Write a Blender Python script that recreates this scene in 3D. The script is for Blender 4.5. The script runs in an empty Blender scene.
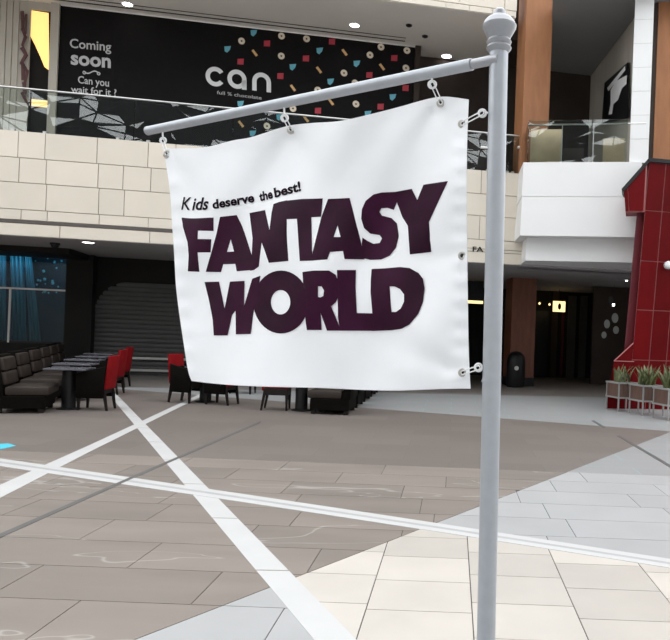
import bpy, bmesh, math, random
from mathutils import Vector, Matrix
from mathutils.geometry import delaunay_2d_cdt

# ------------------------------------------------------------------ camera, world, exposure
W, H, F = 670, 640, 700.0
CX, CY = 454.0, 335.0          # principal point (the photograph is a crop)
ROLL = 0.038
EYE = 1.6
C = bpy.context.scene.collection
scn = bpy.context.scene
cam_d = bpy.data.cameras.new('camera'); cam = bpy.data.objects.new('camera', cam_d); C.objects.link(cam)
cam_d.sensor_fit = 'HORIZONTAL'; cam_d.sensor_width = 36.0; cam_d.lens = F / W * 36.0
cam_d.shift_x = (W / 2 - CX) / W; cam_d.shift_y = (CY - H / 2) / W
cam_d.clip_start = 0.05; cam_d.clip_end = 300
ct, st = math.cos(ROLL), math.sin(ROLL)
cam.matrix_world = Matrix(((ct, -st, 0, 0), (0, 0, -1, 0), (st, ct, 0, EYE), (0, 0, 0, 1)))
scn.camera = cam

world = bpy.data.worlds.new('overcast_sky'); scn.world = world; world.use_nodes = True
bg = world.node_tree.nodes['Background']
bg.inputs[0].default_value = (0.95, 0.975, 1.0, 1); bg.inputs[1].default_value = 2.8
scn.view_settings.view_transform = 'Standard'; scn.view_settings.look = 'None'
scn.view_settings.gamma = 1.0; scn.view_settings.use_curve_mapping = False
scn.view_settings.exposure = 0.0

# ------------------------------------------------------------------ pixel helpers
def ray(x, y):
    dx, dy = (x - CX) / F, (y - CY) / F
    return Vector((ct * dx + st * dy, 1.0, st * dx - ct * dy))
def at(x, y, D):
    r = ray(x, y) * D
    return Vector((r.x, r.y, r.z + EYE))
def fl(x, y, z=0.0):
    r = ray(x, y); k = (z - EYE) / r.z
    return Vector((r.x * k, k, z))
def topx(p):
    u, v = p.x / p.y, (p.z - EYE) / p.y
    return (CX + F * (ct * u + st * v), CY + F * (st * u - ct * v))

# facade frame: s along the facade, t behind it, z up
SOF = EYE + 1.97
f0 = at(0, 235, 1.0) - Vector((0, 0, EYE)); k0 = 1.97 / f0.z
F0 = Vector((f0.x * k0, k0, 0))
DS = Vector((3546, 700, 0)).normalized(); DN = Vector((-DS.y, DS.x, 0))
def fw(s, t, z):
    return F0 + DS * s + DN * t + Vector((0, 0, z))
def fpx(x, y, t=0.0):
    r = ray(x, y); k = (F0.dot(DN) + t) / r.dot(DN)
    p = r * k
    return ((p - F0).dot(DS), p.z + EYE)
def fxy(x, y, t=0.0):
    s, z = fpx(x, y, t); return fw(s, t, z)
FROT = math.atan2(DS.y, DS.x)

# ------------------------------------------------------------------ materials
def mat(name, col, rough=0.6, metal=0.0, var=0.0, scale=6.0, spec=0.5, emit=0.0, rnd=0.0, bump=0.0, stretch=(1, 1, 1), col2=None, bscale=None):
    m = bpy.data.materials.new(name); m.use_nodes = True
    nt = m.node_tree; b = nt.nodes['Principled BSDF']
    c = (*col, 1)
    b.inputs['Base Color'].default_value = c
    b.inputs['Roughness'].default_value = rough; b.inputs['Metallic'].default_value = metal
    b.inputs['Specular IOR Level'].default_value = spec
    if emit:
        b.inputs['Emission Color'].default_value = c; b.inputs['Emission Strength'].default_value = emit
    src = None
    if var or bump or col2:
        tc = nt.nodes.new('ShaderNodeTexCoord'); mp = nt.nodes.new('ShaderNodeMapping'); mp.inputs['Scale'].default_value = stretch
        nt.links.new(tc.outputs['Object'], mp.inputs['Vector'])
        nz = nt.nodes.new('ShaderNodeTexNoise'); nz.inputs['Scale'].default_value = scale; nz.inputs['Detail'].default_value = 5
        nt.links.new(mp.outputs[0], nz.inputs['Vector'])
        rp = nt.nodes.new('ShaderNodeValToRGB')
        rp.color_ramp.elements[0].position = .3; rp.color_ramp.elements[1].position = .7
        lo = col2 if col2 else tuple(v * (1 - var) for v in col); hi = col if col2 else tuple(min(1, v * (1 + var)) for v in col)
        rp.color_ramp.elements[0].color = (*lo, 1); rp.color_ramp.elements[1].color = (*hi, 1)
        nt.links.new(nz.outputs['Fac'], rp.inputs[0]); src = rp.outputs[0]
        if bump:
            n2 = nt.nodes.new('ShaderNodeTexNoise'); n2.inputs['Scale'].default_value = bscale or scale * 6; n2.inputs['Detail'].default_value = 4
            nt.links.new(mp.outputs[0], n2.inputs['Vector'])
            bp = nt.nodes.new('ShaderNodeBump'); bp.inputs['Strength'].default_value = bump; bp.inputs['Distance'].default_value = .01
            nt.links.new(n2.outputs['Fac'], bp.inputs['Height']); nt.links.new(bp.outputs[0], b.inputs['Normal'])
    if rnd:
        oi = nt.nodes.new('ShaderNodeObjectInfo'); mr = nt.nodes.new('ShaderNodeMapRange')
        mr.inputs['To Min'].default_value = 1 - rnd; mr.inputs['To Max'].default_value = 1 + rnd
        nt.links.new(oi.outputs['Random'], mr.inputs['Value'])
        mx = nt.nodes.new('ShaderNodeVectorMath'); mx.operation = 'SCALE'
        if src: nt.links.new(src, mx.inputs[0])
        else: mx.inputs[0].default_value = col
        nt.links.new(mr.outputs[0], mx.inputs['Scale']); src = mx.outputs[0]
    if src: nt.links.new(src, b.inputs['Base Color'])
    return m
def brick_mat(name, col, grout, bw, rh, rough, mortar=.006, var=.08):
    m = bpy.data.materials.new(name); m.use_nodes = True
    nt = m.node_tree; b = nt.nodes['Principled BSDF']; b.inputs['Roughness'].default_value = rough
    tc = nt.nodes.new('ShaderNodeTexCoord'); bk = nt.nodes.new('ShaderNodeTexBrick')
    nt.links.new(tc.outputs['Object'], bk.inputs['Vector'])
    bk.inputs['Scale'].default_value = 1; bk.inputs['Brick Width'].default_value = bw; bk.inputs['Row Height'].default_value = rh
    bk.inputs['Mortar Size'].default_value = mortar; bk.inputs['Mortar Smooth'].default_value = 0.1
    bk.inputs['Color1'].default_value = (*[v * (1 - var) for v in col], 1); bk.inputs['Color2'].default_value = (*[v * (1 + var) for v in col], 1)
    bk.inputs['Mortar'].default_value = (*grout, 1)
    nt.links.new(bk.outputs['Color'], b.inputs['Base Color'])
    return m
def glass_mat(name, tint, ior=1.75, rough=.0):
    m = bpy.data.materials.new(name); m.use_nodes = True
    nt = m.node_tree; nt.nodes.remove(nt.nodes['Principled BSDF']); out = nt.nodes['Material Output']
    tr = nt.nodes.new('ShaderNodeBsdfTransparent'); tr.inputs[0].default_value = (*tint, 1)
    gl = nt.nodes.new('ShaderNodeBsdfGlossy'); gl.inputs['Roughness'].default_value = rough
    fr = nt.nodes.new('ShaderNodeFresnel'); fr.inputs[0].default_value = ior
    mx = nt.nodes.new('ShaderNodeMixShader')
    nt.links.new(fr.outputs[0], mx.inputs[0]); nt.links.new(tr.outputs[0], mx.inputs[1]); nt.links.new(gl.outputs[0], mx.inputs[2])
    nt.links.new(mx.outputs[0], out.inputs[0])
    return m
M = {}
def veins(m):
    nt = m.node_tree; b = nt.nodes['Principled BSDF']; src = b.inputs['Base Color'].links[0].from_socket
    tc = nt.nodes.new('ShaderNodeTexCoord'); mp = nt.nodes.new('ShaderNodeMapping'); mp.inputs['Scale'].default_value = (.35, 1.6, 1); mp.inputs['Rotation'].default_value = (0, 0, .12)
    nz = nt.nodes.new('ShaderNodeTexNoise'); nz.inputs['Scale'].default_value = 1.1; nz.inputs['Detail'].default_value = 3; nz.inputs['Distortion'].default_value = .8
    rp = nt.nodes.new('ShaderNodeValToRGB'); e = rp.color_ramp.elements; e[0].position = .60; e[0].color = (0, 0, 0, 1); e[1].position = .608; e[1].color = (.35, .35, .35, 1)
    e2 = e.new(.616); e2.color = (0, 0, 0, 1)
    mx = nt.nodes.new('ShaderNodeMix'); mx.data_type = 'RGBA'; mx.inputs[7].default_value = (.62, .6, .57, 1)
    nt.links.new(tc.outputs['Object'], mp.inputs[0]); nt.links.new(mp.outputs[0], nz.inputs[0]); nt.links.new(nz.outputs['Fac'], rp.inputs[0]); nt.links.new(rp.outputs[0], mx.inputs[0]); nt.links.new(src, mx.inputs[6]); nt.links.new(mx.outputs[2], b.inputs['Base Color'])
    return m
M['taupe'] = mat('taupe_tile', (.20, .172, .151), .42, var=.10, scale=1.3, rnd=.10, stretch=(.6, 2.2, 1), bump=.02); veins(M['taupe'])
M['cream'] = mat('cream_tile', (.46, .425, .385), .42, var=.05, scale=2.0, rnd=.11, bump=.02)
M['blue'] = mat('blue_grey_tile', (.345, .346, .349), .42, var=.04, scale=2.0, rnd=.05, bump=.02)
M['grout'] = mat('dark_grout', (.10, .09, .085), .9, var=.1)
M['taupe_far'] = brick_mat('taupe_far_tiles', (.155, .133, .119), (.13, .115, .105), 1.166, .555, .42)
M['pale_far'] = brick_mat('pale_far_tiles', (.29, .29, .292), (.23, .42, .42), 1.166, .555, .38, var=.03)
M['shade_far'] = brick_mat('soffit_shade_tiles', (.20, .18, .165), (.12, .11, .1), 1.166, .555, .4)  # shade under the soffit put into the tile colour
M['white_inlay'] = mat('white_inlay_stone', (.50, .50, .495), .42, var=.03, scale=3)
M['dark_inlay'] = mat('dark_metal_inlay', (.10, .098, .095), .45, var=.1)
M['pole'] = mat('grey_painted_metal', (.40, .42, .45), .38, metal=.3, var=.04, scale=30)
M['pole_lite'] = mat('bare_zinc_metal', (.36, .365, .385), .33, metal=.5, var=.05, scale=30)
M['cloth'] = mat('white_vinyl_cloth', (.91, .92, .935), .6, var=.012, scale=8, bump=.05, bscale=25)
M['print'] = mat('plum_print', (.030, .0035, .019), .55, var=.45, scale=7, spec=.1)
M['ink'] = mat('dark_ink', (.012, .004, .010), .6, var=.1, spec=.05)
M['plastic_white'] = mat('white_plastic', (.8, .8, .8), .4, var=.02)
M['brass'] = mat('nickel_eyelet', (.55, .52, .47), .3, metal=.9, var=.1, scale=40)
M['stone'] = mat('cream_stone_panel', (.665, .605, .515), .55, var=.03, scale=1.2, rnd=.04)
M['joint'] = mat('panel_joint', (.36, .31, .26), .9, var=.1)
M['white_wall'] = mat('white_plaster', (.74, .74, .735), .6, var=.015, scale=1)
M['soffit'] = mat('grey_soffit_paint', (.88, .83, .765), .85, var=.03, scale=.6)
M['dark_wall'] = mat('black_brown_wall', (.010, .009, .008), .7, var=.2, scale=1, spec=.2)
M['brown_wall'] = mat('dark_brown_wall', (.045, .033, .027), .7, var=.2, scale=1, spec=.2)
M['upper_wall'] = mat('beige_grey_wall', (.42, .385, .33), .7, var=.06, scale=1.2, stretch=(6, 6, .3))
M['black_metal'] = mat('black_metal', (.008, .008, .009), .45, var=.1, spec=.3)
M['wood'] = mat('orange_wood_veneer', (.32, .135, .055), .6, var=.10, scale=3, stretch=(3, 3, .6))
M['red_tile'] = mat('gloss_red_tile', (.105, .0012, .0025), .45, var=.12, scale=1.5, rnd=.12, spec=.08)
M['red_grout'] = mat('pink_grout', (.36, .12, .12), .8, var=.1)
M['maroon'] = mat('maroon_render', (.10, .008, .014), .5, var=.1)
M['glass'] = glass_mat('balustrade_glass', (.86, .90, .88))
M['glass2'] = glass_mat('window_glass', (.75, .88, .92), 1.25)
M['steel'] = mat('brushed_steel', (.62, .62, .61), .3, metal=.9, var=.08, scale=20)
M['poster'] = mat('black_vinyl_hoarding', (.006, .005, .005), .65, var=.15, spec=.12)
M['poster_white'] = mat('white_vinyl', (.72, .72, .72), .6, var=.03)
M['poster_grey'] = mat('light_grey_vinyl', (.5, .5, .5), .6, var=.03)
M['c_blue'] = mat('teal_print', (.13, .42, .52), .6, var=.05); M['c_red'] = mat('red_print', (.42, .03, .05), .6, var=.05)
M['c_cream'] = mat('cream_print', (.74, .64, .50), .6, var=.05); M['c_gold'] = mat('gold_print', (.66, .40, .17), .6, var=.05)
M['shutter'] = mat('dark_grey_shutter', (.10, .10, .098), .55, metal=.2, var=.06, scale=2, spec=.2)
M['leather'] = mat('dark_brown_leather', (.0035, .0027, .002), .7, var=.25, scale=5, bump=.1, spec=.06)
M['leather_lit'] = mat('lit_brown_leather', (.026, .019, .015), .55, var=.25, scale=5, bump=.1, spec=.25)  # tan highlight on the booth cushions put into a paler leather
M['dark_wood'] = mat('dark_stained_wood', (.007, .004, .0035), .5, var=.3, scale=8, spec=.25, stretch=(1, 1, .2))
M['table_top'] = mat('slate_table_top', (.10, .10, .115), .25, var=.1)
M['red_fabric'] = mat('red_upholstery', (.17, .005, .007), .8, var=.12, scale=8, spec=.08)
M['planter_wood'] = mat('reddish_planter_wood', (.11, .06, .045), .6, var=.2, scale=8, stretch=(1, 1, .2))
M['wood_shaded'] = mat('shaded_wood_veneer', (.16, .055, .03), .6, var=.16, scale=3, stretch=(3, 3, .6))  # corridor shade worked into the column's wood colour
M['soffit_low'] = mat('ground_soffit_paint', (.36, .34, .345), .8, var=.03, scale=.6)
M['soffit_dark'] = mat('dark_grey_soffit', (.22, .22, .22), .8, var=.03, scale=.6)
M['planter_frame'] = mat('grey_planter_frame', (.30, .30, .29), .5, metal=.3, var=.06)
M['zinc'] = mat('pale_grey_metal', (.5, .5, .48), .45, metal=.4, var=.06)
M['leaf'] = mat('yellow_green_leaf', (.15, .16, .065), .5, col2=(.05, .075, .025), scale=9, rnd=.25)
M['soil'] = mat('dark_soil', (.03, .022, .015), .95, var=.3, scale=30)
M['lamp'] = mat('lamp_glow', (1.0, .98, .95), .5, emit=9.0)
M['warm'] = mat('warm_backlit_panel', (1.0, .62, .20), .5, emit=1.1)
M['sign_glow'] = mat('cream_lit_sign', (1.0, .75, .36), .5, emit=1.6)
M['trim_white'] = mat('white_metal', (.75, .75, .74), .4, var=.02)
M['teal'] = mat('teal_curtain', (.03, .13, .17), .7, var=.3, scale=3, stretch=(4, 4, .3))
M['navy'] = mat('navy_backdrop', (.008, .018, .035), .6, var=.4, scale=2)
M['tan'] = mat('tan_board', (.72, .56, .37), .7, var=.1, scale=3)
M['cyan'] = mat('cyan_floor_sticker', (.05, .45, .60), .5, var=.05)
M['carve'] = mat('dark_red_carving', (.07, .016, .014), .5, var=.3, scale=12)
M['truss'] = mat('dark_steel_truss', (.05, .055, .06), .5, var=.1)
M['far_wall'] = mat('grey_render', (.72, .71, .69), .8, var=.06, scale=.5)
M['grey_panel'] = mat('dark_grey_green_panel', (.05, .05, .045), .5, var=.15)

# ------------------------------------------------------------------ mesh builder
class MB:
    def __init__(self): self.v = []; self.f = []
    def quad(self, pts):
        n = len(self.v); self.v += [Vector(p) for p in pts]; self.f.append(tuple(range(n, n + len(pts))))
    def hexa(self, c):                       # 8 corners: bottom 4 ccw, top 4 ccw
        n = len(self.v); self.v += [Vector(p) for p in c]
        for q in ((3, 2, 1, 0), (4, 5, 6, 7), (0, 1, 5, 4), (1, 2, 6, 5), (2, 3, 7, 6), (3, 0, 4, 7)): self.f.append(tuple(n + i for i in q))
    def box(self, x0, x1, y0, y1, z0, z1):
        self.hexa([(x0, y0, z0), (x1, y0, z0), (x1, y1, z0), (x0, y1, z0), (x0, y0, z1), (x1, y0, z1), (x1, y1, z1), (x0, y1, z1)]); return self
    def fbox(self, s0, s1, t0, t1, z0, z1):
        self.hexa([fw(s0, t0, z0), fw(s1, t0, z0), fw(s1, t1, z0), fw(s0, t1, z0), fw(s0, t0, z1), fw(s1, t0, z1), fw(s1, t1, z1), fw(s0, t1, z1)]); return self
    def prism(self, a, b):                   # two matching polygons
        n = len(self.v); k = len(a); self.v += [Vector(p) for p in a] + [Vector(p) for p in b]
        self.f.append(tuple(range(n + k - 1, n - 1, -1))); self.f.append(tuple(range(n + k, n + 2 * k)))
        for i in range(k):
            j = (i + 1) % k; self.f.append((n + i, n + j, n + k + j, n + k + i))
        return self
    def slab(self, poly, z0, z1):
        return self.prism([(p[0], p[1], z0) for p in poly], [(p[0], p[1], z1) for p in poly])
    def tube(self, pts, r, seg=10, closed=False, r2=None):
        pts = [Vector(p) for p in pts]; n0 = len(self.v); N = len(pts); prev = None
        for i, p in enumerate(pts):
            if closed: d = pts[(i + 1) % N] - pts[i - 1]
            else: d = pts[min(i + 1, N - 1)] - pts[max(i - 1, 0)]
            d.normalize()
            if prev is None:
                a = Vector((0, 0, 1)) if abs(d.z) < .9 else Vector((1, 0, 0)); u = d.cross(a).normalized()
            else: u = (prev - d * prev.dot(d)).normalized()
            prev = u; w = d.cross(u)
            rr = r if r2 is None else r + (r2 - r) * i / (N - 1)
            for k in range(seg):
                an = 2 * math.pi * k / seg; self.v.append(p + (u * math.cos(an) + w * math.sin(an)) * rr)
        for i in range(N if closed else N - 1):
            j = (i + 1) % N
            for k in range(seg):
                l = (k + 1) % seg
                self.f.append((n0 + i * seg + k, n0 + i * seg + l, n0 + j * seg + l, n0 + j * seg + k))
        if not closed:
            self.f.append(tuple(n0 + k for k in range(seg - 1, -1, -1))); self.f.append(tuple(n0 + (N - 1) * seg + k for k in range(seg)))
        return self
    def lathe(self, base, axis, prof, seg=20):
        axis = Vector(axis).normalized(); base = Vector(base)
        a = Vector((1, 0, 0)) if abs(axis.x) < .9 else Vector((0, 1, 0)); u = axis.cross(a).normalized(); w = axis.cross(u); n0 = len(self.v)
        for (h, r) in prof:
            for k in range(seg):
                an = 2 * math.pi * k / seg; self.v.append(base + axis * h + (u * math.cos(an) + w * math.sin(an)) * max(r, 1e-4))
        for i in range(len(prof) - 1):
            for k in range(seg):
                l = (k + 1) % seg; self.f.append((n0 + i * seg + k, n0 + i * seg + l, n0 + (i + 1) * seg + l, n0 + (i + 1) * seg + k))
        self.f.append(tuple(n0 + k for k in range(seg - 1, -1, -1))); m = n0 + (len(prof) - 1) * seg
        self.f.append(tuple(m + k for k in range(seg)))
        return self
    def build(self, name, m, parent=None, smooth=False, bevel=0.0, world=True):
        me = bpy.data.meshes.new(name); me.from_pydata([tuple(v) for v in self.v], [], self.f); me.update()
        bm = bmesh.new(); bm.from_mesh(me); bmesh.ops.recalc_face_normals(bm, faces=bm.faces)
        if bevel: bmesh.ops.bevel(bm, geom=list(bm.edges), offset=bevel, segments=2, profile=.5, affect='EDGES')
        bm.to_mesh(me); bm.free()
        if smooth:
            for p in me.polygons: p.use_smooth = True
            try: me.set_sharp_from_angle(angle=math.radians(40))
            except Exception: pass
        me.materials.append(M[m])
        o = bpy.data.objects.new(name, me); C.objects.link(o)
        if parent:
            o.parent = parent
            if world: o.matrix_parent_inverse = (Matrix.Translation(parent.location) @ Matrix.Rotation(parent.rotation_euler.z, 4, 'Z')).inverted()
        return o
def tag(o, label, cat, group=None):
    o['label'] = label; o['category'] = cat
    if group: o['group'] = group
    return o
def struct(o, label=None):
    o['kind'] = 'structure'
    if label: o['label'] = label
    return o
def thing(name, label, cat, loc=(0, 0, 0), rz=0, group=None):
    o = bpy.data.objects.new(name, None); C.objects.link(o); o.location = loc; o.rotation_euler = (0, 0, rz); o.empty_display_size = .1
    return tag(o, label, cat, group)
def dup(root, loc, rz, label, group=None):
    def cp(o, par):
        c = o.copy(); C.objects.link(c)
        if par: c.parent = par
        for ch in o.children: cp(ch, c)
        return c
    r = cp(root, None); r.location = loc; r.rotation_euler = (0, 0, rz); r['label'] = label
    if group: r['group'] = group
    return r
def text2d(body, shear=0.0, offset=0.0):
    cu = bpy.data.curves.new('t', 'FONT'); cu.body = body; cu.size = 1; cu.shear = shear; cu.offset = offset; cu.resolution_u = 3
    o = bpy.data.objects.new('t', cu); C.objects.link(o)
    me = bpy.data.meshes.new_from_object(o)
    vs = [(v.co.x, v.co.y) for v in me.vertices]; fs = [tuple(p.vertices) for p in me.polygons]
    bpy.data.objects.remove(o); bpy.data.curves.remove(cu); bpy.data.meshes.remove(me)
    x0 = min(v[0] for v in vs); x1 = max(v[0] for v in vs)
    return [((v[0] - x0) / (x1 - x0), v[1] / .69) for v in vs], fs   # x 0..1, cap height = 1
def word(body, b0, b1, hpx, mapper, name, m, parent, shear=0.0, offset=0.0, up=(0, -1)):
    vs, fs = text2d(body, shear, offset); mb = MB()
    for (a, b) in vs:
        mb.v.append(mapper(b0[0] + (b1[0] - b0[0]) * a + up[0] * b * hpx, b0[1] + (b1[1] - b0[1]) * a + up[1] * b * hpx))
    mb.f = fs
    return mb.build(name, m, parent)
def clip(poly, hp):
    a, b, c = hp; out = []
    for i in range(len(poly)):
        p, q = poly[i], poly[(i + 1) % len(poly)]
        dp, dq = a * p[0] + b * p[1] + c, a * q[0] + b * q[1] + c
        if dp >= 0: out.append(p)
        if (dp >= 0) != (dq >= 0):
            k = dp / (dp - dq); out.append((p[0] + (q[0] - p[0]) * k, p[1] + (q[1] - p[1]) * k))
    return out
def area(p): return abs(sum(p[i][0] * p[(i + 1) % len(p)][1] - p[(i + 1) % len(p)][0] * p[i][1] for i in range(len(p)))) / 2
def half(p, q, test):
    a, b = -(q[1] - p[1]), (q[0] - p[0]); c = -(a * p[0] + b * p[1]); n = math.hypot(a, b)
    sg = 1 if a * test[0] + b * test[1] + c > 0 else -1
    return (sg * a / n, sg * b / n, sg * c / n)
def neg(h): return (-h[0], -h[1], -h[2])
rnd = random.Random(7)

# ================================================================== FLOOR
floor = MB().box(-26, 26, -16, 40, -.25, -.006).build('floor', 'grout'); struct(floor, 'polished mall floor of taupe, cream and pale grey stone tiles')
diag = half(fl(144, 636), fl(668, 433), fl(600, 600))            # light side
dbl = half(fl(0, 462), fl(670, 563), fl(300, 600))               # near side of the double line
wb = half(fl(118, 412), fl(335, 640), fl(500, 620))              # right of white band
farl = half(fl(368, 408), fl(667, 431), fl(400, 400))            # beyond: pale strip
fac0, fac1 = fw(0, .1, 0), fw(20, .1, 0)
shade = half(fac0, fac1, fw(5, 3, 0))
Y0, RH, TL = 4.01, .555, 1.166
YMAX = Y0 + RH * 8
outer = {'taupe': MB(), 'cream': MB(), 'blue': MB()}
counts = {}
def put_tile(poly, m):
    if len(poly) < 3 or area(poly) < .004: return
    px = [topx(Vector((p[0], max(p[1], .3), 0))) for p in poly]
    xs = [p[0] for p in px]; ys = [p[1] for p in px]
    if max(xs) > 0 and min(xs) < W and min(ys) < H and max(xs) - min(xs) > 6:
        counts[m] = counts.get(m, 0) + 1
        MB().slab(poly, -.012, 0).build('tile', m, floor)
    else: outer[m].slab(poly, -.012, 0)
G = .0035
def rect(x0, x1, y0, y1): return [(x0 + G, y0 + G), (x1 - G, y0 + G), (x1 - G, y1 - G), (x0 + G, y1 - G)]
anch = {0: fl(218, 576.5).x, -1: fl(52, 621).x, 1: fl(157, 546.5).x, 2: fl(109, 523).x, 3: fl(283, 533).x, 4: fl(292, 505).x}
gz = .004
def off(h, d): return (h[0], h[1], h[2] - d)
for k in range(-6, 8):
    y0 = Y0 + RH * k; y1 = y0 + RH
    ph = anch.get(k, anch[0] + ((k * .37) % 1) * TL) % TL
    n0 = int(-9 / TL) - 1
    for i in range(n0, 8):
        x0 = ph + i * TL; r = rect(x0, x0 + TL, y0, y1)
        if x0 > 5.5: continue
        put_tile(clip(r, off(neg(diag), gz)), 'taupe')
        p = clip(clip(clip(r, off(diag, gz)), off(neg(dbl), gz)), off(neg(farl), gz)); put_tile(p, 'blue')
        p = clip(clip(clip(r, off(diag, gz)), off(dbl, gz)), off(neg(wb), gz)); put_tile(p, 'blue')
XB = fl(474, 640).x; CWD = 117 / 305 * EYE
for j in range(-6, 8):
    x0 = XB + j * CWD
    oy = {-1: 4.04, 0: 4.2, 1: 4.02, 2: 3.9}.get(j, 4.0 + (j * .19) % .5)
    k = -7
    while k < 6:
        y0 = oy + k * .49; r = rect(x0, x0 + CWD, y0, y0 + .49); k += 1
        put_tile(clip(clip(clip(r, off(diag, gz)), off(dbl, gz)), off(wb, gz)), 'cream')
for m, mb in outer.items():
    if mb.f:
        o = mb.build('outer_tiles', m, floor); o['kind'] = 'stuff'
def zone(hps, m, name):
    p = [(-25.5, YMAX), (25.5, YMAX), (25.5, 39), (-25.5, 39)]
    for h in hps: p = clip(p, h)
    if len(p) > 2: MB().slab(p, -.012, 0).build(name, m, floor)
zone([neg(diag), neg(farl)], 'taupe_far', 'far_paving')
zone([diag, neg(farl), neg(dbl)], 'pale_far', 'far_paving')
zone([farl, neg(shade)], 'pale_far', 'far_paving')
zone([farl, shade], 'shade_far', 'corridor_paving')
# side and rear fields outside the individually laid tiles
for p, m in (([(-25.5, -15.5), (-9.3, -15.5), (-9.3, YMAX), (-25.5, YMAX)], 'taupe_far'), ([(6.5, -15.5), (25.5, -15.5), (25.5, YMAX), (6.5, YMAX)], 'pale_far'),
             ([(-9.3, -15.5), (6.5, -15.5), (6.5, .68), (-9.3, .68)], 'pale_far')):
    MB().slab(p, -.012, -.001).build('outer_paving', m, floor)
# inlaid strips
def strip(pa, pb, m, name, z=.002):
    MB().slab([fl(*p) for p in pa] + [fl(*p) for p in reversed(pb)], -.011, z).build(name, m, floor)
def lerp(a, b, k): return tuple(a[i] + (b[i] - a[i]) * k for i in range(len(a)))
# broad white band: stone by stone
La, Lb, Ra, Rb = (104, 388.5), (331, 660), (111, 388.8), (376, 660)
fLa, fLb, fRa, fRb = fl(*La), fl(*Lb), fl(*Ra), fl(*Rb)
nb = 11
for i in range(nb):
    k0, k1 = i / nb + .0006, (i + 1) / nb - .0006
    MB().slab([lerp(fLa, fLb, k0), lerp(fRa, fRb, k0), lerp(fRa, fRb, k1), lerp(fLa, fLb, k1)], -.011, .0015).build('band_stone', 'white_inlay', floor)
strip([(-160, 556), (0, 485), (90, 445), (184, 401.5), (216, 386.5)], [(-160, 577), (0, 498), (90, 451.5), (185, 404.5), (219, 388)], 'white_inlay', 'white_strip', .0022)
def curvey(x, a): return a + .1445 * x + x * x * .0000085
xs = [-260, -120, 0, 120, 240, 340, 450, 560, 670, 800]
strip([(x, curvey(x, 458.6)) for x in xs], [(x, curvey(x, 461.4) + .0012 * x) for x in xs], 'white_inlay', 'white_strip', .003)
strip([(x, curvey(x, 463.2) + .0012 * x) for x in xs], [(x, curvey(x, 466.2) + .002 * x) for x in xs], 'white_inlay', 'white_strip', .003)
strip([(x, curvey(x, 461.4) + .0012 * x) for x in xs], [(x, curvey(x, 463.2) + .0012 * x) for x in xs], 'blue', 'groove_strip', .0025)
strip([(-200, 624), (0, 534), (130, 477.4), (261, 420.8)], [(-200, 632), (0, 538), (130, 480), (261, 422.4)], 'dark_inlay', 'dark_strip', .0035)
strip([(594, 420.4), (605.5, 427.2)], [(591.5, 420.8), (602.5, 427.6)], 'dark_inlay', 'dark_strip', .0035)
strip([(620, 435.6), (720, 494)], [(617, 436), (714, 494)], 'dark_inlay', 'dark_strip', .0035)
tag(MB().slab([fl(-8, 444.5), fl(8, 443.6), fl(16, 446), fl(-3, 450)], .0005, .003).build('floor_sticker', 'cyan'), 'cyan sticker lying on taupe floor at left edge', 'floor sticker')

# ================================================================== FACADE
ZT = EYE + 4.48                  # top of first-floor fascia
SB0 = fpx(522, 200, -1.0)[0]     # start of white balcony box
SE = fpx(512, 200, 0)[0] + .35
fas = MB().fbox(-9, SE, .03, .5, SOF + .3, ZT - .02).build('wall_fascia', 'joint'); struct(fas, 'cream stone-clad fascia of the upper gallery')
def panel(par, s0, s1, z0, z1, t0=0.0, m='stone', name='stone_panel'):
    MB().fbox(s0 + .009, s1 - .009, t0, t0 + .035, z0 + .009, z1 - .009).build(name, m, par)
zr = [fpx(0, y)[1] for y in (129, 156, 181, 208, 218.5)]
zl = [fpx(0, 222)[1], SOF]
rows = [[18, 45, 97, 148], [19, 46, 98, 123], [46, 98.5, 124], [21, 47, 99, 148]]
for i in range(4):
    ym = 320 - (zr[i] + zr[i + 1] - 2 * EYE) / 2 * F / F0.y
    ss = [-8.9, -7.6, -6.3, -5.0, -3.7, -2.4, -1.2] + [fpx(x, ym + x * .08)[0] for x in rows[i]]
    s = ss[-1]
    tail = [fpx(481, 190)[0]] if i % 2 == 0 else [fpx(492, 190)[0]]
    while s < tail[0] - 1.6:
        s += (.64 if rnd.random() < .35 else 1.25); ss.append(s)
    ss += tail + [SE]
    for a, b in zip(ss[:-1], ss[1:]): panel(fas, a, b, zr[i + 1], zr[i])
ss = [-8.9] + [fpx(x, 228)[0] for x in (-60, 60, 150)]
while ss[-1] < SE - 2: ss.append(ss[-1] + 1.9)
ss.append(SE)
for a, b in zip(ss[:-1], ss[1:]): panel(fas, a, b, SOF + .01, zl[0])
panel(fas, fpx(452, 246)[0], SE, zl[0], zr[4])
MB().fbox(-8.9, fpx(452, 246)[0], -.004, .05, zl[0] + .01, zr[4] - .01).build('shadow_gap', 'grout', fas)
# small black lettering on the lower band, beside the pole
word('FA', (472.6, 251.6), (483.5, 252.0), 5.0, lambda x, y: fxy(x, y, -.012), 'lettering', 'black_metal', fas, offset=.02)

# ground-floor ceiling, walls
SR = fpx(760, 260)[0]
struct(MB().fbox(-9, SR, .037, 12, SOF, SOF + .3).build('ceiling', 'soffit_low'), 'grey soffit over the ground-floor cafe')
TB = 0.0
sb, zb = fpx(130, 375.0); 
# depth of shutter wall from its foot
pf = fl(130, 375); TB = (pf - F0).dot(DN)
S_c = fpx(470, 300, TB)[0]
struct(MB().fbox(fpx(78, 300, TB)[0], S_c - .6, TB + .06, TB + .3, 0, SOF).build('wall_back', 'dark_wall'), 'black wall behind the cafe tables')
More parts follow.
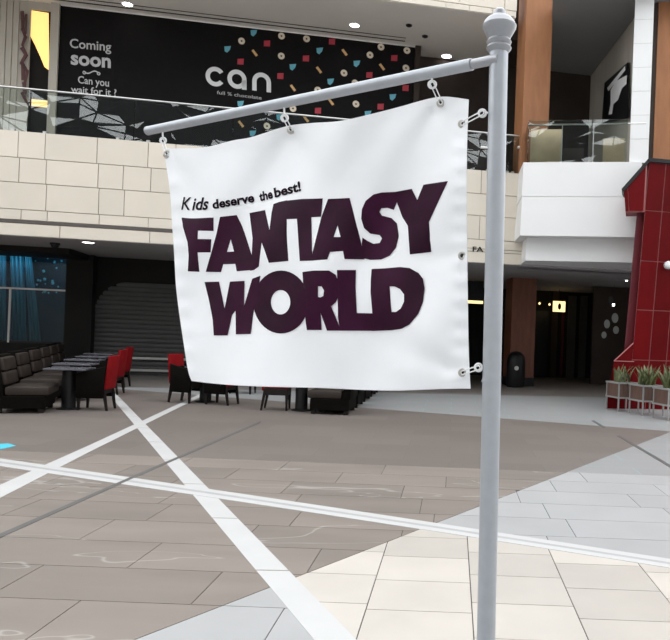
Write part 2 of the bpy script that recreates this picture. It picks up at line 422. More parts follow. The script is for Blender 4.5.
# dark header beam in front of the window bay
TW = TB - .35; hd = MB(); s1 = fpx(72, 250, 2.6)[0]; hd.fbox(-9, s1, 2.4, TW - .06, SOF - .16, SOF - .002)
struct(hd.build('trim_1', 'dark_wall'), 'black bulkhead above the blue window')
struct(MB().fbox(-9.3, -9, 0, 12, 0, SOF).build('wall_left', 'dark_wall'), 'dark side wall of the cafe')

# roller shutter with rounded corner
sh = thing('roller_shutter', 'dark grey slatted roller shutter with one rounded top corner', 'shutter', fw(fpx(150, 375, TB)[0], TB, 0))
sL = fpx(93, 350, TB)[0]; sR = fpx(330, 350, TB)[0]; zTop = fpx(135, 282.5, TB)[1]
nsl = 20; shh = zTop / nsl; RC = .95
for i in range(nsl):
    z0, z1 = i * shh, (i + 1) * shh
    zm = (z0 + z1) / 2; dz = zm - (zTop - RC)
    ins = 0 if dz <= 0 else RC - math.sqrt(max(0, RC * RC - dz * dz))
    mb = MB(); a, b = sL + ins, sR
    mb.prism([fw(a, TB + .05, z0 + .006), fw(a, TB + .02, z0 + .012), fw(a, TB, (z0 + z1) / 2), fw(a, TB + .02, z1 - .012), fw(a, TB + .05, z1 - .006)],
             [fw(b, TB + .05, z0 + .006), fw(b, TB + .02, z0 + .012), fw(b, TB, (z0 + z1) / 2), fw(b, TB + .02, z1 - .012), fw(b, TB + .05, z1 - .006)])
    mb.build('slat', 'shutter', sh)
arc = [(sL + RC - RC * math.cos(k * math.pi / 24), zTop - RC + RC * math.sin(k * math.pi / 24)) for k in range(13)]
for k in range(12):
    (a0, b0), (a1, b1) = arc[k], arc[k + 1]
    q = [(a0, b0), (a1, b1), (a1, zTop + .02), (a0, zTop + .02)]
    if k == 0: cpm = MB()
    cpm.prism([fw(a, TB - .03, b) for a, b in q], [fw(a, TB - .005, b) for a, b in q])
cpm.build('corner_plate', 'dark_wall', sh)
for yy in (370.5, 358.5):
    zz = fpx(150, yy, TB - .1)[1]
    MB().fbox(fpx(127, 360, TB - .1)[0], sR, TB - .12, TB - .08, zz - .035, zz + .035).build('rail', 'zinc', sh)

# blue shop window left of the shutter
TW = TB - .35
wl, wr = fpx(-60, 300, TW)[0], fpx(65, 300, TW)[0]; wz0, wz1 = fpx(30, 343, TW)[1], SOF - .18
wall_w = MB(); wall_w.fbox(-9, wr + 0.0, TW, TW + .1, 0, wz0); wall_w.fbox(wr, fpx(92, 300, TW)[0], TW, TW + .35, 0, SOF)
struct(wall_w.build('wall_back.001', 'dark_wall'), 'black wall and pilaster around the blue window')
win = struct(MB().fbox(wl, wr, TW + .0, TW + .06, wz0, wz0 + .06).build('window_1', 'black_metal'), 'dark shop window with teal curtains behind')
MB().fbox(wl, wr, TW + .02, TW + .03, wz0, wz1).build('pane', 'glass2', win)
zm = fpx(30, 289, TW)[1]; MB().fbox(wl, wr, TW - .01, TW + .05, zm - .025, zm + .025).build('mullion', 'zinc', win)
sm = fpx(9, 320, TW)[0]; MB().fbox(sm - .025, sm + .025, TW - .01, TW + .05, wz0, zm - .025).build('mullion', 'zinc', win)
struct(MB().fbox(-9, wr, TW + 1.3, TW + 1.4, 0, SOF).build('wall_back.002', 'navy'), 'navy back of the shop window')
def curtain(x0, x1, xb0, xb1, label):
    mb = MB(); n = 24; a0, a1 = fpx(x0, 250, TW + .5)[0], fpx(x1, 250, TW + .5)[0]; b0, b1 = fpx(xb0, 342, TW + .5)[0], fpx(xb1, 342, TW + .5)[0]
    for i in range(n + 1):
        k = i / n; t = TW + .5 + .07 * math.sin(k * 22)
        mb.v += [fw(a0 + (a1 - a0) * k, t, SOF - .05), fw(b0 + (b1 - b0) * k, t, wz0 - .2)]
    for i in range(n): mb.f.append((2 * i, 2 * i + 2, 2 * i + 3, 2 * i + 1))
    o = mb.build('curtain', 'teal', smooth=True); md = o.modifiers.new('s', 'SOLIDIFY'); md.thickness = .01
    tag(o, label, 'curtain')
curtain(-3, 6, -2, 5, 'narrow teal curtain at the window post, left edge')
curtain(10, 24, 14, 27, 'straight teal curtain panel in the dark shop window')
curtain(25, 31, 30, 42, 'teal curtain sweeping right toward the sill, in dark window')
for i in range(22):
    x, y = rnd.uniform(30, 62), rnd.uniform(256, 298)
    s, z = fpx(x, y, TW + .9); r = rnd.uniform(.02, .05)
    tag(MB().lathe(fw(s, TW + .9, z), DN, [(0, r * .3), (r * .5, r), (r, r * .3)], 8).build('glass_bauble', 'c_blue'), 'tiny pale blue bauble in dark shop window', 'bauble', 'baubles in the shop window')
ld = bpy.data.lights.new('window_fill_light', 'AREA'); ld.energy = 12; ld.color = (.35, .75, 1); ld.shape = 'RECTANGLE'; ld.size = 2.5; ld.size_y = .12  # unseen light added to bring out the teal curtains
lo = bpy.data.objects.new('window_fill_light', ld); C.objects.link(lo); lo.location = fw((fpx(0, 300, TW)[0] + wr) / 2, TW + .2, SOF - .07); lo.rotation_euler = (math.radians(22), 0, FROT)

# ground floor: dome camera and downlights
def downlight(p, r, label, group):
    t = thing('downlight', label, 'downlight', p, 0, group)
    MB().lathe(p, (0, 0, -1), [(0, r * 1.3), (.012, r * 1.3), (.014, r * 1.02), (0.004, r)], 20).build('rim', 'trim_white', t, True)
    MB().lathe(p, (0, 0, -1), [(.002, r), (.016, r * .96)], 20).build('lens', 'lamp', t)
def ceil_at(x, y, z):
    r = ray(x, y); k = (z - EYE) / r.z; return Vector((r.x * k, k, z))
downlight(ceil_at(88.5, 242.2, SOF), .13, 'bright downlight in the soffit above the brown booth seats', 'downlights')
p = ceil_at(55, 243, SOF)
t = thing('dome_camera', 'small black dome camera on the cafe soffit', 'camera', p)
MB().lathe(p, (0, 0, -1), [(0, .12), (.05, .12), (.05, .1)], 16).build('mount', 'black_metal', t); MB().lathe(p, (0, 0, -1), [(.05, .1), (.1, .085), (.14, .05), (.155, .01)], 16).build('dome', 'black_metal', t, True)

# right-hand corridor under the gallery
TR = 9.2
struct(MB().fbox(S_c - .6, SR, TR, TR + .2, 0, SOF).build('wall_back.003', 'dark_wall'), 'dark far wall of the corridor')
struct(MB().fbox(S_c - .75, S_c - .6, TB, TR, 0, SOF).build('wall_left.001', 'dark_wall'), 'dark corridor side wall')
struct(MB().fbox(SR, SR + .3, -1.2, 12, 0, SOF).build('wall_right', 'dark_wall'), 'dark wall at right end of corridor')
# wood-clad column with dark plinth
def fcol(xl, xr, yfoot, name, label, m, zt, plinth=.28):
    pf = fl((xl + xr) / 2, yfoot); t = (pf - F0).dot(DN); a, b = fpx(xl, yfoot, t)[0], fpx(xr, yfoot, t)[0]
    o = MB().fbox(a, b, t, t + (b - a), 0, zt).build(name, m); struct(o, label)
    if plinth: MB().fbox(a - .02, b + .02, t - .02, t + (b - a) + .02, 0, plinth).build('plinth', 'black_metal', o)
    return t
tcol = fcol(509, 533, 386, 'trim_2', 'orange-brown column in the dark corridor', 'wood_shaded', SOF)
# lit round-cornered bin/speaker beside the column
p = fl(515, 387); t = thing('litter_bin', 'black rounded bin standing beside the brown corridor column', 'bin', p)
MB().lathe(p, (0, 0, 1), [(0, .27), (.05, .3), (.85, .3), (.9, .29)], 18).build('body', 'black_metal', t, True)
MB().lathe(p, (0, 0, 1), [(.9, .29), (1.02, .26), (1.12, .16), (1.16, .02)], 18).build('lid', 'black_metal', t, True)
q = p + Vector((0.0, -.3, .62)); MB().lathe(q, (0, -1, 0), [(0, .07), (.012, .065)], 12).build('badge', 'zinc', t)
# doors and panels on the far wall
def fpanel(x0, x1, y0, y1, t, m, name, par, d=.05):
    a, z0 = fpx(x0, y1, t); b, z1 = fpx(x1, y0, t); z0 = max(z0, 0.005)
    return MB().fbox(a, b, t, t + d, z0, z1).build(name, m, par)
def structpanel(n, x0, x1, y0, y1, m, label, t=TR - .06):
    return struct(fpanel(x0, x1, y0, y1, t, m, n, None, .055), label)
structpanel('door_1', 530, 549, 311, 385, 'black_metal', 'black door at the far end of the corridor')
structpanel('trim_3', 549.5, 559, 290, 385, 'brown_wall', 'brown jamb beside the black corridor door')
structpanel('trim_4', 559.5, 565, 300, 385, 'maroon', 'maroon strip on the corridor wall')
for i, (a, b) in enumerate(((565.5, 577), (577.5, 588))): structpanel('door_%d' % (i + 2), a, b, 296, 385, 'grey_panel', ('left', 'right')[i] + ' leaf of the grey-green corridor doors')
# lit sign with dark oval
ts = TR - 1.2; a, z0 = fpx(553.5, 311.5, ts); b, z1 = fpx(565.5, 301.5, ts)
t = thing('lit_sign', 'small cream lit sign with dark oval hanging in the corridor', 'sign', fw((a + b) / 2, ts, z0))
MB().fbox(a, b, ts, ts + .1, z0, z1).build('light_box', 'sign_glow', t)
cs, cz = (a + b) / 2, (z0 + z1) / 2
ov = MB(); ov.prism([fw(cs + .07 * math.cos(k * .5236), ts - .01, cz + .13 * math.sin(k * .5236)) for k in range(12)], [fw(cs + .07 * math.cos(k * .5236), ts, cz + .13 * math.sin(k * .5236)) for k in range(12)])
ov.build('oval', 'black_metal', t)
MB().fbox(cs - .01, cs + .01, ts + .04, ts + .06, z1, SOF).build('hanger', 'black_metal', t)
for (x, y, tt, lb) in ((539.5, 303.5, ts, 'small warm bulb farthest left of the lit corridor sign'), (549.5, 304.5, ts, 'small warm bulb touching the lit corridor sign'), (613.5, 305, 4.5, 'bright white bulb in front of the dark wall display'), (626.5, 280, 2.6, 'tiny spot under the soffit by the red tower')):
    s, z = fpx(x, y, tt); c = fw(s, tt, z)
    t = thing('pendant_bulb', lb, 'light bulb', c, 0, 'corridor bulbs')
    MB().lathe(c, (0, 0, 1), [(-.045, .01), (-.03, .035), (0, .045), (.03, .035), (.05, .015)], 12).build('globe', 'lamp' if tt < 5 else 'sign_glow', t, True)
    MB().tube([c + Vector((0, 0, .05)), Vector((c.x, c.y, SOF))], .006, 6).build('cord', 'black_metal', t)
s, z = fpx(474, 302, 6); sa, sc = fpx(463, 302, 6)[0], fpx(483, 302, 6)[0]
t = thing('strip_light', 'thin warm strip light glowing in the dark behind the pole', 'strip light', fw(s, 6, z)); MB().fbox(sa, sc, 6, 6.04, z - .05, z + .05).build('tube', 'sign_glow', t); MB().fbox(sa, sc, 6.02, 6.1, z + .05, SOF).build('backing', 'black_metal', t)
# round-mirrored wall display at right of corridor
td = 5.5
dsp = thing('wall_display', 'dark wall display with pale oval discs deep in the corridor', 'display', fxy(612, 385, td))
a, z0 = fpx(592, 345, td); b, z1 = fpx(640, 282, td); MB().fbox(a, b, td, td + .1, 0.01, z1).build('board', 'brown_wall', dsp)
for (x, y, rx, ry) in ((615, 318, 3.4, 5), (607, 324, 3, 4.5), (616, 330, 3, 4), (604, 335, 2.6, 3.5), (611, 300, 2.6, 4)):
    mb = MB(); mb.prism([fxy(x + rx * math.cos(k * .5236), y + ry * math.sin(k * .5236), td - .03) for k in range(12)], [fxy(x + rx * math.cos(k * .5236), y + ry * math.sin(k * .5236), td) for k in range(12)]); mb.build('disc', 'grey_panel' if x == 611 else 'zinc', dsp)

# ================================================================== UPPER GALLERY
TP = 2.72; Z2 = EYE + 8.73; ZF2 = ZT - 1.1
def pp(x, y): return fxy(x, y, TP - .02)
sP0, sP1 = fpx(58.5, 60, TP)[0], fpx(413.5, 90, TP)[0]
struct(MB().fbox(-9, SR, .5, 9, ZF2 - .25, ZF2).build('floor.001', 'soffit'), 'gallery floor slab')
sRm = fpx(592, 75, 6.0)[0]
SE3_ = fpx(549.5, 90, .1)[0]; up = MB(); up.fbox(-9, fpx(516.5, 10)[0], 0.037, 9, Z2, Z2 + .3)
struct(up.build('ceiling.001', 'soffit'), 'beige-grey soffit of the upper gallery')
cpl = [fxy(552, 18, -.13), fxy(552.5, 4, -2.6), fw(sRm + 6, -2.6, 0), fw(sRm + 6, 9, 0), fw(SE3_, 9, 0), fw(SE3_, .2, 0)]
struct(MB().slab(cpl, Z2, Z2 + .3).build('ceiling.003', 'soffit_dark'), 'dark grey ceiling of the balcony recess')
struct(MB().fbox(fpx(516.5, 10)[0], SE3_, 1.1, 9, Z2, Z2 + .3).build('ceiling.004', 'brown_wall'), 'dark soffit behind the wood column')
struct(MB().fbox(fpx(517, 10)[0], SE3_ + .2, .95, 1.1, Z2 - .2, Z2 + 2.6).build('wall_upper.006', 'brown_wall'), 'dark strip beside the wood column')
struct(MB().fbox(fpx(50.5, 50, TP)[0], sP0, TP - .08, TP + .3, ZF2, Z2).build('trim_5', 'upper_wall'), 'beige pilaster at the left end of the black hoarding')
# dark slots in the soffit along the hoarding
for dt, w in ((.28, .05), (.52, .03)):
    struct(MB().fbox(sP0 - 2, sP1 - .35, TP - dt - w, TP - dt, Z2 - .012, Z2 - .001).build('trim_6', 'brown_wall'), 'dark slot along the gallery soffit')
# hoarding
ho = thing('hoarding', 'black shop hoarding with white lettering and coloured confetti shapes', 'hoarding', fw((sP0 + sP1) / 2, TP, ZF2))
nP = 7
for i in range(nP):
    a = sP0 + (sP1 - sP0) * i / nP; b = sP0 + (sP1 - sP0) * (i + 1) / nP
    MB().fbox(a, b - .0006, TP, TP + .06, ZF2 + .01, Z2 - .03).build('board', 'poster', ho)
def flat(polys, name, m, par, mp=pp):
    mb = MB()
    for p in polys: mb.quad([mp(*q) for q in p])
    return mb.build(name, m, par)
def ring(cx, cy, ro, ri, a0, a1, n=20, sk=.125):
    out = []
    for i in range(n):
        a, b = a0 + (a1 - a0) * i / n, a0 + (a1 - a0) * (i + 1) / n
        q = []
        for (r, an) in ((ro, a), (ro, b), (ri, b), (ri, a)):
            dx = r * math.cos(an); q.append((cx + dx, cy - r * math.sin(an) + sk * dx))
        out.append(q)
    return out
def bar(x0, x1, y0, y1, cx, cy, sk=.125):
    return [[(cx + x, cy + y + sk * x) for (x, y) in ((x0, y0), (x1, y0), (x1, y1), (x0, y1))]]
flat(ring(215.3, 76.6, 9.8, 5.4, .62, 2 * math.pi - .62), 'letter_c', 'poster_white', ho)
flat(ring(237.0, 79.2, 9.6, 5.2, 0, 2 * math.pi, 28) + bar(4.9, 9.6, 0, 9.6, 237.0, 79.2), 'letter_a', 'poster_white', ho)
flat(ring(261.6, 82.0, 9.4, 5.0, 0, math.pi, 16) + bar(5.0, 9.4, 0, 9.4, 261.6, 82) + bar(-9.4, -5.0, 0, 9.4, 261.6, 82), 'letter_n', 'poster_white', ho)
word('full % chocolate', (217, 94.0), (261.5, 99.6), 3.4, pp, 'tagline', 'poster_grey', ho)
def slab_word(body, b0, b1, h, m='poster_grey', offset=.012):
    word(body, b0, b1, h, pp, 'text', m, ho, offset=offset)
slab_word('Coming', (69.8, 47.5), (111.2, 51.2), 9.0)
slab_word('soon', (70.8, 64.0), (110.8, 67.6), 13.5, offset=.03)
slab_word('Can you', (78, 83.0), (109, 86.6), 7.2)
slab_word('wait for it ?', (71, 92.2), (116.5, 96.0), 6.6)
sq = []
for i in range(14):
    k0, k1 = i / 14, (i + 1) / 14
    f = lambda k: (83.5 + 15.5 * k, 71.2 + 2 * k + 1.6 * math.sin(k * 6.28))
    (xa, ya), (xb, yb) = f(k0), f(k1); sq.append([(xa, ya - .6), (xb, yb - .6), (xb, yb + .6), (xa, ya + .6)])
flat(sq + ring(84.3, 72.6, 1.8, .9, 0, 6.28, 10) + ring(98.6, 73.6, 1.8, .9, 0, 6.28, 10), 'flourish', 'poster_grey', ho)
conf = {'c': [(241.6, 41), (281.3, 56), (281.5, 36), (293, 108.5), (267, 126), (370, 55), (344, 73), (317.8, 90), (356, 104), (406, 68), (355, 83), (306.6, 38.8), (381, 47), (407, 50.5)],
        'b': [(227.5, 49), (292.8, 66.9), (253.8, 32.8), (240.6, 103.8), (279.6, 117), (252.8, 133.4), (319.7, 50.6), (356.8, 63.5), (330.6, 81.5), (392.8, 97), (367.9, 113.8)],
        'r': [(267, 43.4), (240.6, 61.6), (280.4, 76), (306, 58.4), (394.3, 58), (369.4, 75), (318, 110.6), (380.6, 106.6), (405.6, 88), (332, 41.6), (344, 132), (405, 120)],
        'o': [(254.7, 53), (293, 88), (241, 124), (306, 119), (344.6, 52.4), (382, 67), (319, 70), (331, 102), (356, 124), (392, 130)]}
for (x, y) in conf['c']:
    flat(ring(x, y, 3.4, .9, 0, 6.283, 14), 'confetti_ring', 'c_cream', ho)
for (x, y) in conf['b']:
    flat([[(x - 3.2, y - 2.6), (x + 3.4, y - 3.0), (x + 2.4, y + .8), (x - .4, y + 3.6), (x - 2.8, y + 2.2)]], 'confetti_heart', 'c_blue', ho)
for (x, y) in conf['r']:
    flat([[(x - 3.0, y - 2.8), (x + 3.2, y - 3.0), (x + 2.9, y + 3.1), (x - 3.2, y + 2.8)]], 'confetti_square', 'c_red', ho)
for (x, y) in conf['o']:
    flat([[(x - 3.2, y - 2.4), (x - 1.2, y - 3.6), (x + 3.2, y + 2.2), (x + 1.2, y + 3.6)]], 'confetti_bar', 'c_gold', ho)
# wall left of the hoarding: ribbed wall, carved strip, warm opening
sA, sB_, sC_, sD = [fpx(x, 60, TP)[0] for x in (19.5, 29, 50.5, 58.5)]
wl_ = struct(MB().fbox(-9, sA, TP + .02, TP + .3, ZF2, Z2).build('wall_upper', 'upper_wall'), 'ribbed beige wall at the far left of the gallery')
s = -8.8
while s < sA - .12:
    MB().fbox(s, s + .13, TP - .01, TP + .03, ZF2, Z2 - .02).build('rib', 'upper_wall', wl_); s += .16
struct(MB().fbox(sA, sB_, TP + .02, TP + .05, ZF2, Z2).build('wall_upper.001', 'upper_wall'), 'beige wall strip behind the carving')
cv = thing('carved_screen', 'dark red twisted carving mounted beside the glowing opening', 'wall carving', fw((sA + sB_) / 2, TP, ZF2))
for (x0, y0, x1, y1, w) in ((22.2, 11, 22.6, 30, 1.4), (22.4, 28, 25.6, 38, 1.5), (25.8, 36, 22, 46, 1.5), (21.6, 47, 26.2, 55, 1.8), (26.6, 54, 20.6, 64, 1.7), (21, 62, 27.6, 72, 1.6), (23, 64, 22.8, 80, 1.7), (27.4, 70, 24.6, 84, 1.5), (24, 82, 25, 94, 1.8), (21.6, 92, 27.8, 105, 1.3), (26.4, 14, 26, 34, .8)):
    mb = MB(); n = math.hypot(x1 - x0, y1 - y0); w *= 1.25; ux, uy = (y1 - y0) / n * w, -(x1 - x0) / n * w
    q = [(x0 + ux, y0 + uy), (x0 - ux, y0 - uy), (x1 - ux * .7, y1 - uy * .7), (x1 + ux * .7, y1 + uy * .7)]
    mb.prism([fxy(*a, TP - .06) for a in q], [fxy(*a, TP + .017) for a in q]); mb.build('carved_piece', 'carve', cv, bevel=.008)
struct(MB().fbox(-9, fpx(58, 50, TP)[0], TP + .31, TP + .4, ZF2, Z2).build('wall_upper.002', 'dark_wall'), 'dark wall behind the glowing opening')
lb = thing('backlit_panel', 'glowing warm yellow wall panel with a curved dark edge', 'lit panel', fw((sB_ + sC_) / 2, TP + .3, ZF2))
q = [(29.6, 10), (48.6, 13), (49.2, 70.5), (44.5, 67), (40, 56), (35, 45), (30.4, 36)]
MB().prism([fxy(*a, TP + .07) for a in q], [fxy(*a, TP + .1) for a in q]).build('panel', 'warm', lb)
q = [(31.5, 99), (51, 101), (51, 108), (31.5, 106)]
MB().prism([fxy(*a, TP + .07) for a in q], [fxy(*a, TP + .1) for a in q]).build('panel', 'warm', lb)
MB().fbox(sA + .01, sC_ + .02, TP + .11, TP + .15, ZF2, Z2).build('backing', 'dark_wall', lb)
struct(MB().fbox(sB_, sC_ + .1, TP + .02, TP + .06, fpx(40, 10, TP)[1], Z2).build('wall_upper.003', 'upper_wall'), 'beige lintel over the glowing opening')
# right of the hoarding
struct(MB().fbox(sP1, fpx(419, 90, TP)[0], TP - .1, TP + .3, ZF2, Z2).build('trim_7', 'brown_wall'), 'dark pilaster at right end of the hoarding')
struct(MB().fbox(fpx(419, 90, TP)[0], sRm + 4, 3.4, 3.6, ZF2, Z2).build('wall_upper.004', 'brown_wall'), 'dark brown recessed wall of the gallery')
struct(MB().fbox(fpx(419, 90, TP)[0] - .2, fpx(419, 90, TP)[0], TP + .3, 3.4, ZF2, Z2).build('wall_upper.005', 'brown_wall'), 'dark return wall behind the hoarding')
downlight(ceil_at(354.5, 25, Z2), .13, 'bright downlight in the gallery soffit above the confetti end', 'downlights')
downlight(ceil_at(127.5, 4, Z2), .13, 'bright downlight at the top left over the lettering', 'downlights')
downlight(ceil_at(446.5, 56, Z2), .15, 'bright downlight nearest the finial of the pole', 'downlights')
for (x, y, lb_) in ((425, 36, 'small black ceiling sensor between two bright downlights'), (409, 25, 'tiny dark sensor right of the confetti downlight')):
    p = ceil_at(x, y, Z2); t = thing('ceiling_sensor', lb_, 'sensor', p, 0, 'ceiling sensors')
    MB().lathe(p, (0, 0, -1), [(0, .09), (.03, .085), (.05, .05), (.055, .01)], 14).build('body', 'black_metal', t, True)
# third-level fascia
SE3 = fpx(517, 10)[0]
f3 = struct(MB().fbox(-9, SE3, .03, .6, Z2 + .3, Z2 + 2.4).build('wall_fascia.001', 'joint'), 'cream stone fascia of the level above')
z = Z2
for i, hgt in enumerate((.16, .36, .6, .6, .6)):
    s = -8.9 + (i % 3) * .4; first = True
    while s < SE3:
        e = min(s + (1.25 if rnd.random() < .6 else .64), SE3)
        if e - s > .1: panel(f3, s, e, z + .004, z + hgt)
        s = e
    z += hgt

# glass balustrade of the gallery
ba = thing('glass_balustrade', 'glass balustrade with thin steel handrail along the cream fascia', 'balustrade', fw(4, .15, ZT - .3))
zR = ZT + 1.07; sEnd = fpx(521, 137, .1)[0]
s = -8.9; pw = 2.35
while s < sEnd - .3:
    e = min(s + pw, sEnd); MB().fbox(s + .012, e - .012, .14, .155, ZT - .1, zR - .02).build('pane', 'glass', ba)
    for ss_ in (s + .35, e - .35):
        MB().fbox(ss_ - .04, ss_ + .04, .09, .2, ZT + .5 if False else ZT - .02, ZT + .07).build('clamp', 'steel', ba)
    s = e
MB().tube([fw(-8.9, .15, zR), fw(sEnd, .15, zR)], .024, 10).build('handrail', 'steel', ba, True)
for x in (484, 521):
    c = fxy(x, 147.5, .1); MB().tube([c - DS * .09, c + DS * .09], .035, 8).build('clamp', 'trim_white', ba)

# white balcony box, turned slightly away from the facade, and its glass
ADEP = 17.9
bA = at(522, 200, ADEP); bdir = Vector((1, -.17, 0)).normalized(); bn = Vector((-bdir.y, bdir.x, 0))   # bn points to the facade
def bq(x, y, back=0.0):                      # pixel on the balcony front plane (shifted back)
    r = ray(x, y); k = (bA.dot(bn) + back) / r.dot(bn); p = r * k; return Vector((p.x, p.y, p.z + EYE))
def brect(x0, x1, ym, back, tb):             # plan: front from pixel x0 to x1, back on the facade at t
    a, b = bq(x0, ym, back), bq(x1, ym, back); c, d = fxy(x1 + 2, ym, tb), fxy(x0 - 6, ym, tb)
    return [a, b, c, d]
def bprism(plan, z0, z1, flare=0.0):
    lo = [(p.x, p.y, z0) for p in plan]; hi = [(p.x, p.y, z1) for p in plan]
    lo[3] = (lo[3][0] - flare, lo[3][1], z0); lo[0] = (lo[0][0] - flare * .3, lo[0][1], z0)
    return MB().prism(lo, hi)
zbt, zmid, zb0, zlow = bq(530, 162.3).z, bq(530, 196.5).z, bq(530, 235.2).z, bq(530, 260.5, .4).z
box = struct(bprism(brect(522.6, 640, 200, .02, .45), zb0, zbt - .01).build('wall_balcony', 'white_wall'), 'white projecting balcony box')
bprism(brect(522, 640.5, 200, 0, .45), zb0 - .01, zmid - .007, .06).build('panel', 'white_wall', box)
bprism(brect(522, 640.5, 200, 0, .45), zmid + .007, zbt, .02).build('panel', 'white_wall', box)
bprism(brect(526, 640, 248, .4, .45), zlow, zb0 - .011).build('lower_panel', 'white_wall', box)
struct(MB().fbox(SE, SR, .46, .7, SOF, ZF2).build('wall_fascia.002', 'stone'), 'cream fascia behind the balcony')
bg_ = thing('balcony_glass', 'glass guard with steel rail on top of white balcony', 'balustrade', bq(580, 162, .1))
def bpane(x0, x1, back, th, z0, z1, name, m):
    a, b = bq(x0, 140, back), bq(x1, 140, back); c, d = b + bn * th, a + bn * th
    return MB().prism([(p.x, p.y, z0) for p in (a, b, c, d)], [(p.x, p.y, z1) for p in (a, b, c, d)]).build(name, m, bg_)
zg = bq(580, 119.8, .08).z; zh = bq(580, 124, .1).z
bpane(528.5, 593, .08, .014, zbt + .003, zg, 'pane', 'glass'); bpane(593.8, 627.5, .08, .014, zbt + .003, zg, 'pane', 'glass')
for x in (562, 593.4): bpane(x - .5, x + .5, .1, .03, zbt + .003, zh, 'post', 'steel')
a, d = bq(528, 140, .08), fxy(524.5, 140, .1); nn = Vector((.014, 0, 0))
MB().prism([(p.x, p.y, zbt + .003) for p in (a, a + nn, d + nn, d)], [(p.x, p.y, zg) for p in (a, a + nn, d + nn, d)]).build('pane', 'glass', bg_)
a, b = bq(528.5, 124, .13), bq(646, 124, .13); MB().tube([(a.x, a.y, zh), (b.x, b.y, zh)], .022, 8).build('handrail', 'steel', bg_, True)
# boards behind the balcony glass
def board(x0, x1, y0, y1, back, label, m='tan', lean=.12):
    a, b = bq(x0, 150, back), bq(x1, 150, back); z1 = bq((x0 + x1) / 2, y0, back).z; o = bn * .03; l = bn * lean
    def P(p, z): return Vector((p.x, p.y, z))
    mb = MB(); mb.hexa([P(a, zbt), P(b, zbt), P(b + o, zbt), P(a + o, zbt), P(a + l, z1), P(b + l, z1), P(b + l + o, z1), P(a + l + o, z1)])
    tag(mb.build('board', m), label, 'board', 'boards behind the balcony glass')
board(530, 561, 128, 160, .35, 'wide tan board leaning behind left half of balcony glass')
board(603, 625, 137, 160, .35, 'small tan board leaning behind right end of balcony glass')
board(563, 584, 147, 160, .5, 'low dark board behind the middle of balcony glass', 'brown_wall')

# wood columns, pier and recess upstairs
a, b = fpx(523.8, 90, -.12)[0], fpx(549.8, 90, -.12)[0]
struct(MB().fbox(a, b, -.12, .7, ZF2, Z2 + 2.6).build('trim_8', 'wood'), 'tall orange wood column on the gallery')
tS = 6.0
W1, W2 = fxy(632.5, 90, -.9), fxy(591, 72, 3.4); wd_ = (W2 - W1); wd_.z = 0; wd_.normalize(); wn = Vector((-wd_.y, wd_.x, 0))   # side wall of the recess
if wn.x > 0: wn = -wn
q = [W1, W2, W2 - wn * .25, W1 - wn * .25]
struct(MB().prism([(p.x, p.y, ZF2) for p in q], [(p.x, p.y, Z2 - .002) for p in q]).build('wall_right.001', 'upper_wall'), 'beige side wall carrying the black sign')
vd = ray(645, 90); vd.z = 0; vd.normalize()
pl, pr = bq(631.5, 100, .12), bq(650.5, 100, .12)
pln = [pl, pr, pr + vd * .5, pl + vd * .5]
def pr_(z0, z1, e=0.0):
    c = sum(pln, Vector()) / 4; k = [c + (p - c) * (1 + e) for p in pln]
    return MB().prism([(p.x, p.y, z0) for p in k], [(p.x + (z1 - zbt) * 0, p.y, z1) for p in k])
pier = struct(pr_(zbt + .002, Z2 + 2.6, -.03).build('wall_pier', 'joint'), 'white panelled pier on the balcony')
z = zbt + .004
while z < Z2 + 2.5:
    pr_(z + .004, z + .596).build('panel', 'white_wall', pier); z += .6
ql, qr = bq(655.5, 90, .6), bq(755, 90, .6)
pln = [ql, qr, qr + vd * .8, ql + vd * .8]
struct(pr_(ZT + .12, Z2 + 2.6).build('trim_9', 'wood'), 'wide orange wood column above the red tower')
ql, qr = bq(650.8, 90, .62), bq(655.3, 90, .62); pln = [ql, qr, qr + vd * .5, ql + vd * .5]
struct(pr_(ZT + .12, Z2 + 2.6).build('trim_10', 'brown_wall'), 'dark gap between white pier and wood column')
def on_side(x, y, ds=0.0):
    r = ray(x, y); k = (W1.dot(wn) + ds) / r.dot(wn); p = r * k
    return Vector((p.x, p.y, p.z + EYE))
sg = thing('wall_sign', 'black wall sign with white brushed script on beige side wall', 'sign', on_side(616, 118))
q = [(604.5, 83), (628, 62), (628.5, 118), (601.5, 124)]
MB().prism([on_side(*a, .09) for a in q], [on_side(*a, .01) for a in q]).build('board', 'black_metal', sg)
for q in ([(607, 88), (625, 66), (625.4, 70), (608.5, 91)], [(610.5, 90), (616, 81), (627, 75), (626.5, 84), (622, 88), (618, 100), (613.5, 104), (612, 114), (608.5, 114.5), (610.5, 104)]):
    MB().prism([on_side(*a, .12) for a in q], [on_side(*a, .09) for a in q]).build('script', 'poster_white', sg)

# ================================================================== RED TILED TOWER
TT = -2.95
tv = ray(640, 260); tv.z = 0; tv.normalize(); tv = tv / tv.dot(DN)
def fo(s, t, z): return fw(s, TT, z) + tv * (t - TT)
tw = thing('red_tower', 'red glossy tiled kiosk tower with pale grout and black roof edge', 'kiosk', fw(fpx(660, 390, TT)[0], TT, 0))
s1a, z1a = fpx(649, 162, TT); s1b, z1b = fpx(634.5, 330, TT)
s2a, _ = fpx(666.2, 163, TT)
ds = s2a - s1a
def sL1(z): return s1a + (s1b - s1a) * (z - z1a) / (z1b - z1a)
ztop = z1a; zrow = [fpx(655, y, TT)[1] for y in (211, 261.5, 310.5, 360.5)]
NC = 6
bd = [(sL1(0), 0), (sL1(0) + ds * NC, 0), (sL1(ztop) + ds * NC, ztop), (sL1(ztop), ztop)]
MB().prism([fo(s, TT + .02, z) for s, z in bd], [fo(s, TT + .6, z) for s, z in bd]).build('core', 'red_grout', tw)
